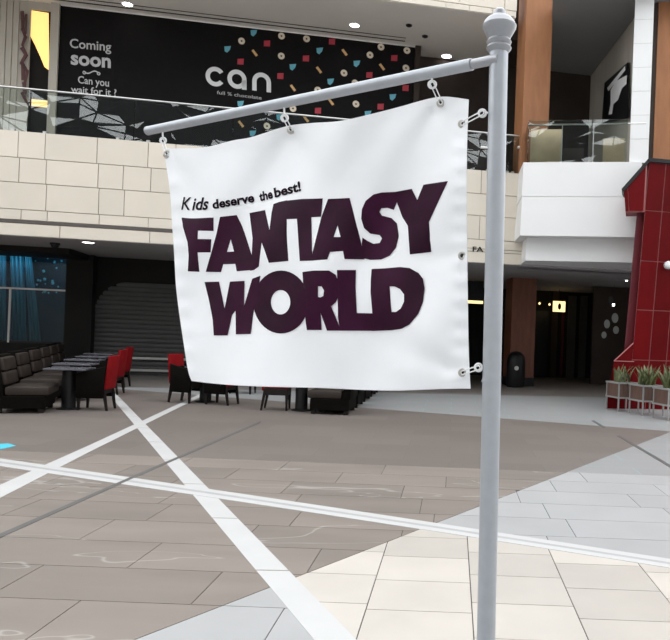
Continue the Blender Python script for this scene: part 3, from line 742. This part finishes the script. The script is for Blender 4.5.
# maroon left flank
bd = [(sL1(0) - .01, 0), (sL1(0), 0), (sL1(zrow[0]), zrow[0]), (sL1(zrow[0]) - .01, zrow[0])]
bd = [(sL1(0) - .23, 0), (sL1(0) - .005, 0), (sL1(zrow[0]) - .005, zrow[0]), (sL1(zrow[0]) - .2, zrow[0])]
MB().prism([fo(s, TT + .18, z) for s, z in bd], [fo(s, TT + .6, z) for s, z in bd]).build('flank', 'maroon', tw)
zs = [ztop] + zrow + [0.0]
g = .012
for r in range(5):
    zu, zd = zs[r] - g, zs[r + 1] + g
    for c in range(NC):
        q = [(sL1(zd) + c * ds + g, zd), (sL1(zd) + (c + 1) * ds - g, zd), (sL1(zu) + (c + 1) * ds - g, zu), (sL1(zu) + c * ds + g, zu)]
        MB().prism([fo(s, TT, z) for s, z in q], [fo(s, TT + .03, z) for s, z in q]).build('tile', 'red_tile', tw)
# side wing at upper left
wq = [fpx(x, y, TT) for (x, y) in ((647.5, 162), (624, 190), (625.5, 211.5), (645, 211.5))]
MB().prism([fo(s, TT + .02, z) for s, z in wq], [fo(s, TT + .6, z) for s, z in wq]).build('wing', 'red_grout', tw)
q = [fpx(x, y, TT) for (x, y) in ((645.8, 166), (628.2, 187), (629.4, 210.8), (643.4, 210.8))]
MB().prism([fo(s, TT, z) for s, z in q], [fo(s, TT + .03, z) for s, z in q]).build('tile', 'red_tile', tw)
q = [fpx(x, y, TT) for (x, y) in ((627.4, 188), (624.2, 191.5), (625.4, 211), (628.6, 211))]
MB().prism([fo(s, TT, z) for s, z in q], [fo(s, TT + .03, z) for s, z in q]).build('tile', 'red_tile', tw)
q = [fpx(x, y, TT) for (x, y) in ((648.8, 158.6), (621.6, 189.4), (623.6, 192.2), (649.4, 162.4))]
MB().prism([fo(s, TT - .05, z) for s, z in q], [fo(s, TT + .6, z) for s, z in q]).build('roof_edge', 'black_metal', tw)
ed_ = [(sL1(ztop) - .02, ztop), (sL1(ztop) + ds * NC, ztop), (sL1(ztop) + ds * NC, ztop + .09), (sL1(ztop) - .02, ztop + .09)]
MB().prism([fo(s, TT - .05, z) for s, z in ed_], [fo(s, TT + .6, z) for s, z in ed_]).build('roof_edge', 'black_metal', tw)
# flared foot
q = [fpx(x, y, TT) for (x, y) in ((633.5, 343), (614, 360.5), (633.5, 360.5))]
MB().prism([fo(s, TT + .02, z) for s, z in q], [fo(s, TT + .6, z) for s, z in q]).build('foot_slope', 'red_tile', tw)
q = [fpx(614, 361.5, TT), fpx(633.0, 361.5, TT)]
bd = [(q[0][0], q[0][1]), (q[1][0], q[1][1]), (q[1][0] - .03, 0), (q[0][0] - .16, 0)]
MB().prism([fo(s, TT, z) for s, z in bd], [fo(s, TT + .6, z) for s, z in bd]).build('foot', 'red_tile', tw)
e0, e1 = fpx(614, 361, TT), fpx(633.5, 343, TT)
MB().tube([fw(e0[0], TT - .005, e0[1]), fw(e1[0], TT - .005, e1[1])], .014, 6).build('grout_line', 'red_grout', tw)
MB().tube([fw(e0[0], TT - .005, e0[1]), fw(fpx(634, 361, TT)[0], TT - .005, e0[1])], .014, 6).build('grout_line', 'red_grout', tw)
# small pale wall lamp on the tower
c = fxy(669, 265, TT - .1); t = thing('wall_lamp', 'small pale round lamp on the red tower at right edge', 'wall lamp', c)
MB().lathe(c + DN * .1, -DN, [(0, .05), (.03, .06), (.08, .1), (.14, .08), (.17, .02)], 14).build('shade', 'trim_white', t, True)
MB().lathe(c + DN * .1, -DN, [(-.02, .09), (.01, .09)], 14).build('plate', 'zinc', t)

# planters
def make_planter(name, label, p, rz):
    t = thing(name, label, 'planter', (0, 0, 0), 0, 'planters by the red tower')
    w = .26; z0, z1 = .33, .66
    for sx in (-1, 1):
        for sy in (-1, 1):
            MB().box(sx * w - .014, sx * w + .014, sy * w - .014, sy * w + .014, 0, z1).build('leg', 'planter_frame', t, world=False)
    for k in range(5):
        a = -w + .022 + k * (2 * w - .044) / 5; b = a + (2 * w - .044) / 5 - .008
        for sy in (-1, 1):
            MB().box(a, b, sy * w - .012, sy * w + .012, z0, z1 - .03).build('board', 'planter_wood', t, world=False)
            MB().box(sy * w - .012, sy * w + .012, a, b, z0, z1 - .03).build('board', 'planter_wood', t, world=False)
    for zz in (z1, z0):
        mb = MB()
        for sy in (-1, 1):
            mb.box(-w - .03, w + .03, sy * w - .03, sy * w + .03, zz - .03, zz + .005); mb.box(sy * w - .03, sy * w + .03, -w + .03, w - .03, zz - .03, zz + .005)
        mb.build('rim', 'planter_frame', t, world=False)
    MB().box(-w + .013, w - .013, -w + .013, w - .013, z0 + .01, z1 - .06).build('soil', 'soil', t, world=False)
    t.location = p; t.rotation_euler = (0, 0, rz)
    return t
def make_plant(p, label, n, hgt, seed):
    r = random.Random(seed); t = thing('spiky_plant', label, 'plant', p, 0, 'spiky plants in the planters')
    for i in range(n):
        an = r.uniform(0, 6.283); ln = hgt * r.uniform(.55, 1.0); lean = r.uniform(.12, .6); wd = r.uniform(.022, .04)
        o = Vector((r.uniform(-.17, .17), r.uniform(-.17, .17), 0)); d = Vector((math.cos(an), math.sin(an), 0)); sd = Vector((-d.y, d.x, 0))
        mb = MB(); K = 5
        for k in range(K + 1):
            u = k / K; c = o + d * (lean * ln * u ** 1.7) + Vector((0, 0, ln * (u - .25 * lean * u * u)))
            ww = wd * (.5 + 1.8 * u) * (1 - u) ** .6 + .001
            mb.v += [c - sd * ww, c + d * .004 * (1 - u) - Vector((0, 0, .008)), c + sd * ww]
        for k in range(K):
            for j in range(2): mb.f.append((3 * k + j, 3 * k + j + 1, 3 * k + 4 + j, 3 * k + 3 + j))
        mb.build('leaf', 'leaf', t, True, world=False)
    return t
pls = [((622, 410.5), 'wooden planter standing farthest back by the corridor mouth'), ((646, 414.5), 'middle one of the wooden planters below the red tower'), ((671, 419.5), 'nearest wooden planter at the right edge below red tower'), ((720, 427), 'wooden planter just past the right edge')]
pltxt = ['spiky green plant in the planter farthest back', 'spiky green plant in the middle planter below red tower', 'broad spiky green plant in the nearest planter']
for i, ((x, y), lb_) in enumerate(pls[:3]):
    p = fl(x, y)
    make_planter('planter', lb_, p, FROT + .12)
    make_plant((p.x, p.y, .60), pltxt[i], 26 + 6 * i, .52 + .05 * i, 11 + i)

# ================================================================== CAFE FURNITURE
def booth():
    t = thing('booth_seat', '', 'booth seat', (0, 0, 0), 0, 'brown booth seats')
    MB().box(-.38, .36, -.50, .50, .08, .30).build('base', 'leather', t, bevel=.015, world=False)
    for sx in (-.32, .30):
        for sy in (-.42, .42): MB().box(sx - .04, sx + .04, sy - .04, sy + .04, 0, .085).build('foot', 'dark_wood', t, world=False)
    MB().box(-.24, .42, -.50, .50, .30, .45).build('seat_cushion', 'leather_lit', t, True, .04, world=False)
    mb = MB(); mb.hexa([(-.40, -.51, .28), (-.24, -.51, .28), (-.24, .51, .28), (-.40, .51, .28), (-.46, -.51, .97), (-.36, -.51, .97), (-.36, .51, .97), (-.46, .51, .97)])
    mb.build('backrest', 'leather', t, True, .025, world=False)
    for (z0, z1, x0, x1) in ((.47, .69, -.26, -.295), (.71, .93, -.30, -.335)):
        mb = MB(); mb.hexa([(x0 - .04, -.43, z0), (x0 + .05, -.43, z0), (x0 + .05, .43, z0), (x0 - .04, .43, z0), (x1 - .04, -.43, z1), (x1 + .05, -.43, z1), (x1 + .05, .43, z1), (x1 - .04, .43, z1)])
        mb.build('back_cushion', 'leather_lit', t, True, .03, world=False)
    return t
def table():
    t = thing('cafe_table', '', 'table', (0, 0, 0), 0, 'cafe tables')
    MB().box(-.35, .35, -.31, .31, .715, .745).build('table_top', 'table_top', t, bevel=.006, world=False)
    MB().tube([(0, 0, .03), (0, 0, .72)], .12, 14).build('pedestal', 'black_metal', t, True, world=False)
    MB().lathe((0, 0, 0), (0, 0, 1), [(0, .2), (.015, .2), (.03, .13), (.05, .06)], 20).build('base', 'black_metal', t, True, world=False)
    return t
def chair(seat='red_fabric'):
    t = thing('red_chair', '', 'chair', (0, 0, 0), 0, 'red-backed cafe chairs')
    MB().box(-.24, .22, -.24, .24, .30, .43).build('seat_frame', 'dark_wood', t, bevel=.01, world=False)
    MB().box(-.25, .20, -.23, .23, .43, .50).build('seat', seat, t, True, .025, world=False)
    for sy in (-1, 1):
        mb = MB(); mb.hexa([(-.235, sy * .21 - .018, 0), (-.2, sy * .21 - .018, 0), (-.2, sy * .21 + .018, 0), (-.235, sy * .21 + .018, 0), (-.24, sy * .21 - .025, .36), (-.18, sy * .21 - .025, .36), (-.18, sy * .21 + .025, .36), (-.24, sy * .21 + .025, .36)])
        mb.build('leg', 'dark_wood', t, world=False)
        mb = MB(); mb.hexa([(.25, sy * .21 - .018, 0), (.285, sy * .21 - .018, 0), (.285, sy * .21 + .018, 0), (.25, sy * .21 + .018, 0), (.17, sy * .21 - .025, .4), (.23, sy * .21 - .025, .4), (.23, sy * .21 + .025, .4), (.17, sy * .21 + .025, .4)])
        mb.build('leg', 'dark_wood', t, world=False)
    def slabx(x0, x1, z0, x2, x3, z1, y, m, n, bv=.02):
        mb = MB(); mb.hexa([(x0, -y, z0), (x1, -y, z0), (x1, y, z0), (x0, y, z0), (x2, -y, z1), (x3, -y, z1), (x3, y, z1), (x2, y, z1)]); mb.build(n, m, t, True, bv, world=False)
    slabx(.20, .262, .38, .27, .325, .99, .235, 'red_fabric', 'backrest')
    slabx(.165, .20, .48, .20, .235, .74, .225, 'leather', 'back_pad', .012)
    return t
def arms(t):
    for sy in (-1, 1):
        y0, y1 = sy * .235 - .03, sy * .235 + .03
        mb = MB(); mb.hexa([(-.25, y0, .22), (.215, y0, .22), (.215, y1, .22), (-.25, y1, .22), (-.27, y0, .66), (.235, y0, .80), (.235, y1, .80), (-.27, y1, .66)])
        mb.build('arm_panel', 'leather', t, True, .02, world=False)
    return t
B0, T0, CH0, CH1 = booth(), table(), chair(), arms(chair('leather'))
used = set()
def place(proto, x, y, rz, label):
    if proto.name not in used:
        used.add(proto.name); proto.location = (x, y, 0); proto.rotation_euler = (0, 0, rz); proto['label'] = label; return proto
    return dup(proto, (x, y, 0), rz, label)
ords = ['nearest', 'second nearest', 'third nearest', 'fourth nearest', 'second farthest', 'farthest']
booth_px = [(29.5, 12.25), (41.5, 13.85), (52, 15.4), (60.5, 16.9), (67.5, 18.35), (73, 19.7)]
for i, (x, Y) in enumerate(booth_px):
    place(B0, (x - CX) / F * Y, Y, .36, 'brown leather booth seat, %s of the left row under the blue window' % ords[i])
for i, (x, Y) in enumerate([(71.5, 12.65), (77.5, 14.1), (86.5, 15.7), (95.5, 17.3), (102, 18.9)]):
    place(T0, (x - CX) / F * Y, Y, .2, 'slate-topped table, %s of the left row' % (['nearest', 'second nearest', 'middle', 'second farthest', 'farthest'][i]))
for i, (x, Y) in enumerate([(98.5, 12.75), (110.5, 15.6), (118, 17.4)]):
    place(CH1, (x - CX) / F * Y, Y, .12, 'red-backed chair, %s in the left row facing the booth seats' % (['nearest', 'middle', 'farthest'][i]))
# second cluster, half hidden by the banner
def X(px, Y): return (px - CX) / F * Y
place(CH1, X(189, 14.5), 14.5, math.pi - .25, 'red-topped dark chair beside the left edge of the banner')
place(T0, X(208, 14.7), 14.7, 0, 'pedestal table whose round base shows under banner lower left corner')
place(CH1, X(224, 14.4), 14.4, -.2, 'chair with only dark legs showing under the banner, beside round base')
place(CH1, X(246, 16.9), 16.9, math.pi, 'farther chair with only thin dark legs showing under the banner')
place(CH0, X(279, 13.75), 13.8, math.pi + .1, 'red-seated chair showing below the bottom edge of the banner')
place(T0, X(303, 13.7), 13.8, 0, 'pedestal table between red-seated chair and brown booth under the banner')
for i in range(5):
    Y = 13.75 + i * 1.3; place(B0, -2.32 - .0 * i, Y, math.pi, 'brown booth seat, %s of the right row below the banner' % (['nearest', 'second nearest', 'middle', 'second farthest', 'farthest'][i]))

# ================================================================== BANNER STAND
DP = 1.70
pa, pb = at(486, 640, DP), at(497.8, 100, DP)
ax = (pb - pa).normalized(); foot = pa + ax * ((0.0 - pa.z) / ax.z); topz = at(498.6, 50, DP); Lp = (topz - foot).length
stand = thing('banner_stand', 'grey painted metal pole with ornate finial and long side arm', 'banner stand', foot)
mpx = DP / F
MB().tube([foot + ax * .02, foot + ax * Lp], 9.3 * mpx, 32).build('pole', 'pole', stand, True)
MB().lathe(foot, ax, [(0, .22), (.02, .22), (.035, .2), (.045, .06), (.1, .04), (.11, .028)], 32).build('base', 'pole', stand, True)
fin = [(-3, 9.4), (0, 12), (1.8, 12.6), (3.6, 11.4), (4.4, 10.8), (6, 12), (7.8, 12.6), (9.4, 11.4), (10.6, 10.8), (14, 12.6), (19, 15.4), (22, 17), (24, 17.2), (24.6, 16.4), (28, 15.2), (31, 12.6), (33.4, 9), (34.6, 6.6), (36, 6.2), (38, 6.4), (40, 5.2), (41.6, 3), (42.2, .4)]
MB().lathe(foot + ax * Lp, ax, [(h * mpx, r * mpx) for h, r in fin], 32).build('finial', 'pole_lite', stand, True)
# seam clip on the pole
MB().lathe(at(490.7, 381, DP), ax, [(-.002, 9.5 * mpx), (.002, 9.5 * mpx)], 32).build('joint_ring', 'pole', stand)
aR = at(472, 64.3, DP + .022); zA = aR.z - EYE
rl = ray(148, 130.8); kl = zA / rl.z; aL = Vector((rl.x * kl, kl, aR.z))
adir = (aR - aL).normalized(); aP = aR + adir * ((at(498, 60, DP).x - aR.x) / adir.x); aRin = aL + adir * ((aR - aL).length)
MB().tube([aRin - adir * .02, aP], .0118, 16).build('arm_stub', 'pole_lite', stand, True)
MB().tube([aL, aRin], .0148, 20).build('arm', 'pole', stand, True)
MB().tube([aL - adir * .002, aL + adir * .002], .0155, 20).build('end_cap', 'pole_lite', stand)

# banner surface: depth follows the vertical plane under the arm
def arm_D(x):
    # depth of arm's vertical plane at pixel column x (mid height)
    n = Vector((adir.y, -adir.x, 0)); r = ray(x, 200); return n.dot(aL) / n.dot(r)
iR, iL = 1 / (arm_D(468) + .02), 1 / (arm_D(166))
def bD(x, y):
    s = (x - 166) / 302.0; t = (y - 150) / 235.0
    inv = iL + (iR - iL) * s
    D = 1 / inv
    D -= .10 * max(0, 1 - s) ** 1.5 * max(0, t)               # lower left swings forward
    D += .013 * math.sin(x * .045 + y * .012) * (1 - abs(2 * s - 1) * .3)
    D += .009 * math.sin(x * .021 - y * .034 + 1.0) + .005 * math.sin(x * .085 + y * .055) * max(0, 1 - t * .7)
    # folds dragging from the eyelets
    for (ex, ey, dx, dy, a) in ((291, 128, -.5, 1, .007), (291, 128, .5, 1, .006), (440, 103, -.6, 1, .009), (167, 152, .6, 1, .010), (462, 373, -1, -.45, .008), (462, 255, -1, .1, .004)):
        L = math.hypot(dx, dy); ux, uy = dx / L, dy / L; al = (x - ex) * ux + (y - ey) * uy; pr = (x - ex) * uy - (y - ey) * ux
        if al > 0: D += 1.8 * a * math.exp(-(pr / (6 + al * .16)) ** 2) * math.exp(-al / 110) * min(1, al / 12)
    D += .0025 * math.sin(y * .33) * math.exp(-((x - 462) / 9) ** 2) + .0025 * math.sin(y * .30) * math.exp(-((x - 174 - (y - 200) * .07) / 9) ** 2)
    return D
def bP(x, y, o=0.0): return at(x, y, bD(x, y) - o)
def cr(pts, k):                                               # Catmull-Rom by chord length
    d = [0]
    for a, b in zip(pts[:-1], pts[1:]): d.append(d[-1] + math.hypot(b[0] - a[0], b[1] - a[1]))
    L = k * d[-1]; i = 0
    while i < len(d) - 2 and d[i + 1] < L: i += 1
    u = (L - d[i]) / (d[i + 1] - d[i])
    p0, p1, p2, p3 = pts[max(i - 1, 0)], pts[i], pts[i + 1], pts[min(i + 2, len(pts) - 1)]
    return tuple(.5 * ((2 * p1[j]) + (-p0[j] + p2[j]) * u + (2 * p0[j] - 5 * p1[j] + 4 * p2[j] - p3[j]) * u * u + (-p0[j] + 3 * p1[j] - 3 * p2[j] + p3[j]) * u ** 3) for j in (0, 1))
top = [(163.5, 148.5), (180, 148.5), (205, 147.3), (233, 140.5), (252, 137), (286, 126.4), (310, 123.2), (340, 121), (369.4, 114.5), (399, 107), (428.8, 98.8), (446.6, 96.7), (468.8, 99.5)]
bot = [(191.8, 381), (218, 384), (249, 386), (279, 387), (312, 387.7), (336, 388.6), (366, 390), (400.6, 390.5), (446, 388.8), (470.5, 388.6)]
lef = [(163.5, 148.5), (169.5, 187), (172, 220.6), (174.3, 254), (176, 285), (179, 311), (185, 351.7), (188.5, 372), (191.8, 381)]
rig = [(468.8, 99.5), (467.2, 140), (466.8, 168), (466.8, 215), (467.4, 261), (468, 310), (468.8, 353), (470.5, 388.6)]
def coons(u, v):
    t, b, l, r = cr(top, u), cr(bot, u), cr(lef, v), cr(rig, v)
    c = [top[0], top[-1], bot[0], bot[-1]]
    return tuple((1 - v) * t[j] + v * b[j] + (1 - u) * l[j] + u * r[j] - ((1 - u) * (1 - v) * c[0][j] + u * (1 - v) * c[1][j] + (1 - u) * v * c[2][j] + u * v * c[3][j]) for j in (0, 1))
ban = thing('banner', 'white hanging banner printed FANTASY WORLD in plum lettering', 'banner', bP(317, 389))
NU, NV = 120, 96
mb = MB()
for j in range(NV + 1):
    for i in range(NU + 1):
        mb.v.append(bP(*coons(i / NU, j / NV)))
for j in range(NV):
    for i in range(NU):
        n = j * (NU + 1) + i; mb.f.append((n, n + 1, n + NU + 2, n + NU + 1))
cl = mb.build('cloth', 'cloth', ban, True); md = cl.modifiers.new('s', 'SOLIDIFY'); md.thickness = .0012; md.offset = 0; md.use_rim = False
# folded hems
def hem(fa, n, name):
    mb = MB()
    for i in range(n + 1):
        for w in (0, 1): mb.v.append(bP(*coons(*fa(i / n, w)), .0011))
    for i in range(n): mb.f.append((2 * i, 2 * i + 1, 2 * i + 3, 2 * i + 2))
    mb.build(name, 'cloth', ban, True)
hem(lambda k, w: (k, .004 + .030 * w), 90, 'hem'); hem(lambda k, w: (k, .996 - .030 * w), 90, 'hem')
hem(lambda k, w: (.004 + .030 * w, k), 70, 'hem'); hem(lambda k, w: (.996 - .030 * w, k), 70, 'hem')
# letters
def inside(p, polys):
    c = False
    for poly in polys:
        for i in range(len(poly)):
            (x1, y1), (x2, y2) = poly[i], poly[i - 1]
            if (y1 > p[1]) != (y2 > p[1]) and p[0] < (x2 - x1) * (p[1] - y1) / (y2 - y1) + x1: c = not c
    return c
def letter(name, polys, k):
    vs, es = [], []
    for poly in polys:
        n = len(vs); vs += poly; es += [(n + i, n + (i + 1) % len(poly)) for i in range(len(poly))]
    xs = [v[0] for v in vs]; ys = [v[1] for v in vs]; st_ = 3.0
    y = min(ys) + 1
    while y < max(ys):
        x = min(xs) + 1
        while x < max(xs):
            if inside((x, y), polys): vs = vs + [(x, y)]
            x += st_
        y += st_
    ov, oe, of, *_ = delaunay_2d_cdt([Vector(v) for v in vs], es, [], 0, 1e-4)
    mb = MB(); mb.v = [bP(v.x, v.y, .0016 + .00012 * k) for v in ov]
    for f_ in of:
        c = (sum(ov[i].x for i in f_) / len(f_), sum(ov[i].y for i in f_) / len(f_))
        if inside(c, polys): mb.f.append(tuple(f_))
    mb.build(name, 'print', ban, True)
def ell(cx, cy, rx, ry, n=40): return [(cx + rx * math.cos(6.28318 * i / n), cy + ry * math.sin(6.28318 * i / n)) for i in range(n)]
def c1(*p): return [(180 + x / 6.7, 190 + y / 6.7) for x, y in p]
letters = [
 ('letter_f', [c1((10, 185), (225, 185), (225, 275), (120, 272), (118, 328), (210, 330), (205, 418), (118, 418), (122, 470), (130, 548), (52, 545), (58, 440), (50, 350), (20, 250))]),
 ('letter_a', [c1((268, 180), (380, 168), (415, 240), (450, 340), (482, 440), (492, 535), (380, 545), (370, 495), (290, 497), (275, 550), (172, 548), (215, 400), (245, 290)), c1((340, 330), (362, 412), (315, 415))]),
 ('letter_n', [[(249.5, 213), (265, 210), (269.5, 230), (271.5, 213), (273.4, 204), (279, 202), (287, 200.2), (286.7, 219), (288.3, 261), (268.8, 262.8), (261.7, 242.5), (258.8, 266.5), (254, 270), (250, 270.8), (251.6, 256), (252.5, 238)]]),
 ('letter_t', [[(284, 200.9), (301.6, 199), (322.7, 198.4), (321, 216.7), (311.3, 217.2), (312, 250), (313.5, 260.6), (299.7, 261), (297.5, 227), (296.9, 218.8), (284, 219.2)]]),
 ('letter_a', [[(328, 199), (349.5, 198), (352, 207), (361, 242), (364.5, 259.4), (344.5, 259), (343, 251), (330, 251.9), (327.3, 259.4), (312.5, 260.6), (312.6, 252), (321.2, 217.5)], [(337.5, 225.3), (340.6, 237), (333.6, 237)]]),
 ('letter_s', [[(395, 191.9), (381.3, 192.5), (373.4, 194.5), (365.6, 200.8), (361.8, 209.4), (361.2, 218.8), (364, 228), (370.3, 233.6), (379.7, 235), (381.9, 238.3), (379.7, 243), (373.4, 243.8), (367, 240.6), (362.5, 237.5), (361.7, 243.8), (362.6, 258), (370.3, 259.8), (381.3, 259.4), (389.8, 255.5), (396, 247.7), (398.8, 236), (396.9, 223.4), (391.4, 218), (382, 215.6), (379.4, 212), (381.3, 208.2), (387.5, 207.8), (393.8, 209.9), (396.9, 202.3)]]),
 ('letter_y', [[(394, 192.1), (411.7, 188.8), (417.2, 200), (423.4, 184.7), (448, 181), (429, 221.9), (431.3, 252), (409.8, 254.4), (407.8, 225.8), (402.3, 217), (396.9, 202.3)]]),
 ('letter_w', [[(204.5, 282), (219, 281.6), (224.6, 308.5), (229.9, 281.6), (244.5, 280.9), (244, 306.3), (252.2, 278.7), (260.4, 275.7), (259, 285), (256, 300), (253, 315.2), (250.7, 333.9), (235.8, 334.3), (235.5, 310.7), (232, 315), (227.6, 335.4), (213.7, 335.4), (212.7, 319.7), (209, 300.3)]]),
 ('letter_o', [ell(281, 302, 27.6, 31.5), ell(280.6, 302.2, 9.7, 12.2)]),
 ('letter_r', [[(302.4, 272), (314, 270.5), (329, 270.5), (335.7, 274.8), (339, 284), (338.4, 297), (335.7, 302.3), (331, 306.4), (337, 320.5), (341, 330.6), (327, 330.6), (320.6, 313), (321.6, 330), (306.8, 330), (305.5, 321)], [(318, 286.2), (321.6, 286.5), (323.9, 290.2), (323.3, 296), (320.2, 297.6), (318, 297)]]),
 ('letter_l', [[(337, 270), (355.9, 270), (355.5, 287), (356.8, 313), (376, 313.5), (376, 330.8), (340, 330.6), (338, 318), (337.7, 300)]]),
 ('letter_d', [[(371.6, 269), (385.3, 268.3), (400, 267), (409.5, 268), (418.3, 272.8), (423, 278.8), (424.6, 288.2), (423, 301.7), (418.3, 313.8), (409.5, 324.5), (401.5, 328.8), (392, 330.2), (372, 331), (372.3, 313), (370.5, 292), (370.8, 278.8)], [(389.6, 286.2), (394.7, 286.5), (400, 289), (404, 294.3), (404, 301.7), (400.8, 308.4), (396, 312), (391.4, 312)]])]
for k, (n, p) in enumerate(letters): letter(n, p, k)
bm_ = lambda x, y: bP(x, y, .0032)
word('K', (181.2, 209.5), (190.8, 210), 12.6, bm_, 'text', 'ink', ban, shear=.2, offset=.008, up=(.03, -1))
word('ids', (192, 210), (208.6, 209.4), 12.0, bm_, 'text', 'ink', ban, shear=.25, offset=.022, up=(.0, -1))
word('deserve', (212.8, 208.9), (254.5, 201.6), 8.6, bm_, 'text', 'ink', ban, offset=.034, up=(-.12, -1))
word('the', (259.8, 201.2), (273, 197.8), 8.6, bm_, 'text', 'ink', ban, offset=.034, up=(-.15, -1))
word('best!', (274.8, 197.4), (301.2, 190.4), 9.0, bm_, 'text', 'ink', ban, offset=.034, up=(-.15, -1))
# eyelets
eyes = [(167.2, 154.3), (291, 130.2), (440.6, 103.2), (462, 124), (462.2, 255.8), (462.3, 372.7)]
for (x, y) in eyes:
    c = bP(x, y, .0028); k = bD(x, y) / F
    pts = [c + Vector((math.cos(a * .3927) * 3.1 * k, 0, math.sin(a * .3927) * 3.1 * k)) for a in range(16)]
    e = MB().tube(pts, 1.25 * k, 8, True).build('eyelet', 'brass', ban, True)
    MB().lathe(c + Vector((0, .0006, 0)), (0, -1, 0), [(0, 2.6 * k), (.0006, 2.6 * k)], 16).build('eyelet_hole', 'black_metal', e)
# screw eyes on arm and pole, plastic ties to the eyelets
def arm_pt(x, y):
    n = Vector((adir.y, -adir.x, 0)); r = ray(x, y); k = n.dot(aL) / n.dot(r); return Vector((r.x * k, k, r.z * k + EYE))
def screw_eye(c, root, r, label):
    t = thing('screw_eye', label, 'screw eye', c, 0, 'white screw eyes')
    MB().tube([c + Vector((math.cos(a * .3927) * r, 0, math.sin(a * .3927) * r)) for a in range(16)], r * .34, 8, True).build('ring', 'plastic_white', t, True)
    d = (root - c).normalized(); MB().tube([c + d * r, root], r * .3, 8).build('shank', 'plastic_white', t, True)
def tie(a, b, label):
    d = b - a; L = d.length; u = d / L; w = u.cross(Vector((0, 1, 0))).normalized(); pts = []
    r = .0045
    for i in range(10): an = math.pi / 2 + math.pi * i / 9; pts.append(a + u * math.cos(an) * r + w * math.sin(an) * r)
    for i in range(10): an = -math.pi / 2 + math.pi * i / 9; pts.append(b + u * math.cos(an) * r + w * math.sin(an) * r)
    pts = [p + Vector((0, -.004 - .004 * math.sin(math.pi * ((p - a).dot(u) / L if 0 < (p - a).dot(u) < L else 0)), 0)) for p in pts]
    tag(MB().tube(pts, .0016, 6, True).build('plastic_tie', 'plastic_white', smooth=True), label, 'cable tie', 'white ties holding the banner')
kk = 1.8 / F
armax = lambda x: 130.8 + (x - 148) * (64.3 - 130.8) / (472 - 148)
for (x, y, ex, ey, lb_) in ((163, 140.5, 167.2, 154.3, 'at the far end of the arm'), (284.5, 118, 291, 130.2, 'above the middle of the banner'), (432.2, 84.5, 440.6, 103.2, 'near the pole under the arm')):
    c = arm_pt(x, y); root = arm_pt(x - .5, armax(x) + 3)
    screw_eye(c, root, 3.6 * (kk if x > 400 else kk * 1.05), 'white screw eye ' + lb_)
    tie(c, bP(ex, ey, .004), 'white plastic tie ' + lb_)
for (x, y, ex, ey, lb_) in ((482.3, 113.2, 462, 124, 'on the pole at the top corner of banner'), (478.5, 367.5, 462.3, 372.7, 'on the pole at the bottom corner of banner')):
    c = at(x, y, DP - .004); root = at(x + 8.5, y - .5, DP)
    screw_eye(c, root, 3.6 * DP / F, 'white screw eye ' + lb_); tie(c, bP(ex, ey, .004), 'white plastic tie ' + lb_)

# ================================================================== THE ATRIUM BEHIND THE CAMERA (seen mirrored in the glass)
struct(MB().box(-26, 26, -16.3, -16, 0, 7.5).build('wall_rear', 'far_wall'), 'grey wall on the far side of the atrium')
struct(MB().box(-26.3, -26, -16, 40, 0, 9).build('wall_left.002', 'far_wall'), 'grey wall at the left side of the atrium')
struct(MB().box(26, 26.3, -16, 40, 0, 9).build('wall_right.002', 'far_wall'), 'grey wall at the right side of the atrium')
roof = struct(MB().box(-26, 26, -16.5, -16, 7.5, 8.1).build('ceiling.002', 'truss'), 'dark steel skylight lattice over the atrium')
r2 = random.Random(3)
def rp(u, v): return Vector((u, -16 + 6.5 * v, 8 + 15 * v))
nu, nv = 40, 26
mbm = MB(); mbp = MB(); jit = {(i, j): rp(-26 + 1.3 * i + r2.uniform(-.45, .45), (j + r2.uniform(-.4, .4)) / nv) for i in range(nu + 1) for j in range(nv + 1)}
for i in range(nu):
    for j in range(nv):
        c = [jit[i, j], jit[i + 1, j], jit[i + 1, j + 1], jit[i, j + 1]]
        fl_ = (i + j) % 2; dg = (c[0], c[2]) if fl_ else (c[1], c[3])
        for a, b in ((c[0], c[1]), (c[0], c[3]), dg): mbm.tube([a, b], .05, 5)
        for tr in (((0, 1, 2), (0, 2, 3)) if fl_ else ((0, 1, 3), (1, 2, 3))):
            if r2.random() < .64 + .36 * math.sin(i * .33 + 2.2 * math.sin(j * .5)) * math.cos(j * .7 + i * .11): mbp.prism([c[q] for q in tr], [c[q] + Vector((0, -.06, .06)) for q in tr])
o = mbm.build('lattice_members', 'truss', roof); o['kind'] = 'stuff'
o = mbp.build('lattice_panels', 'truss', roof); o['kind'] = 'stuff'
print('TILES', counts)
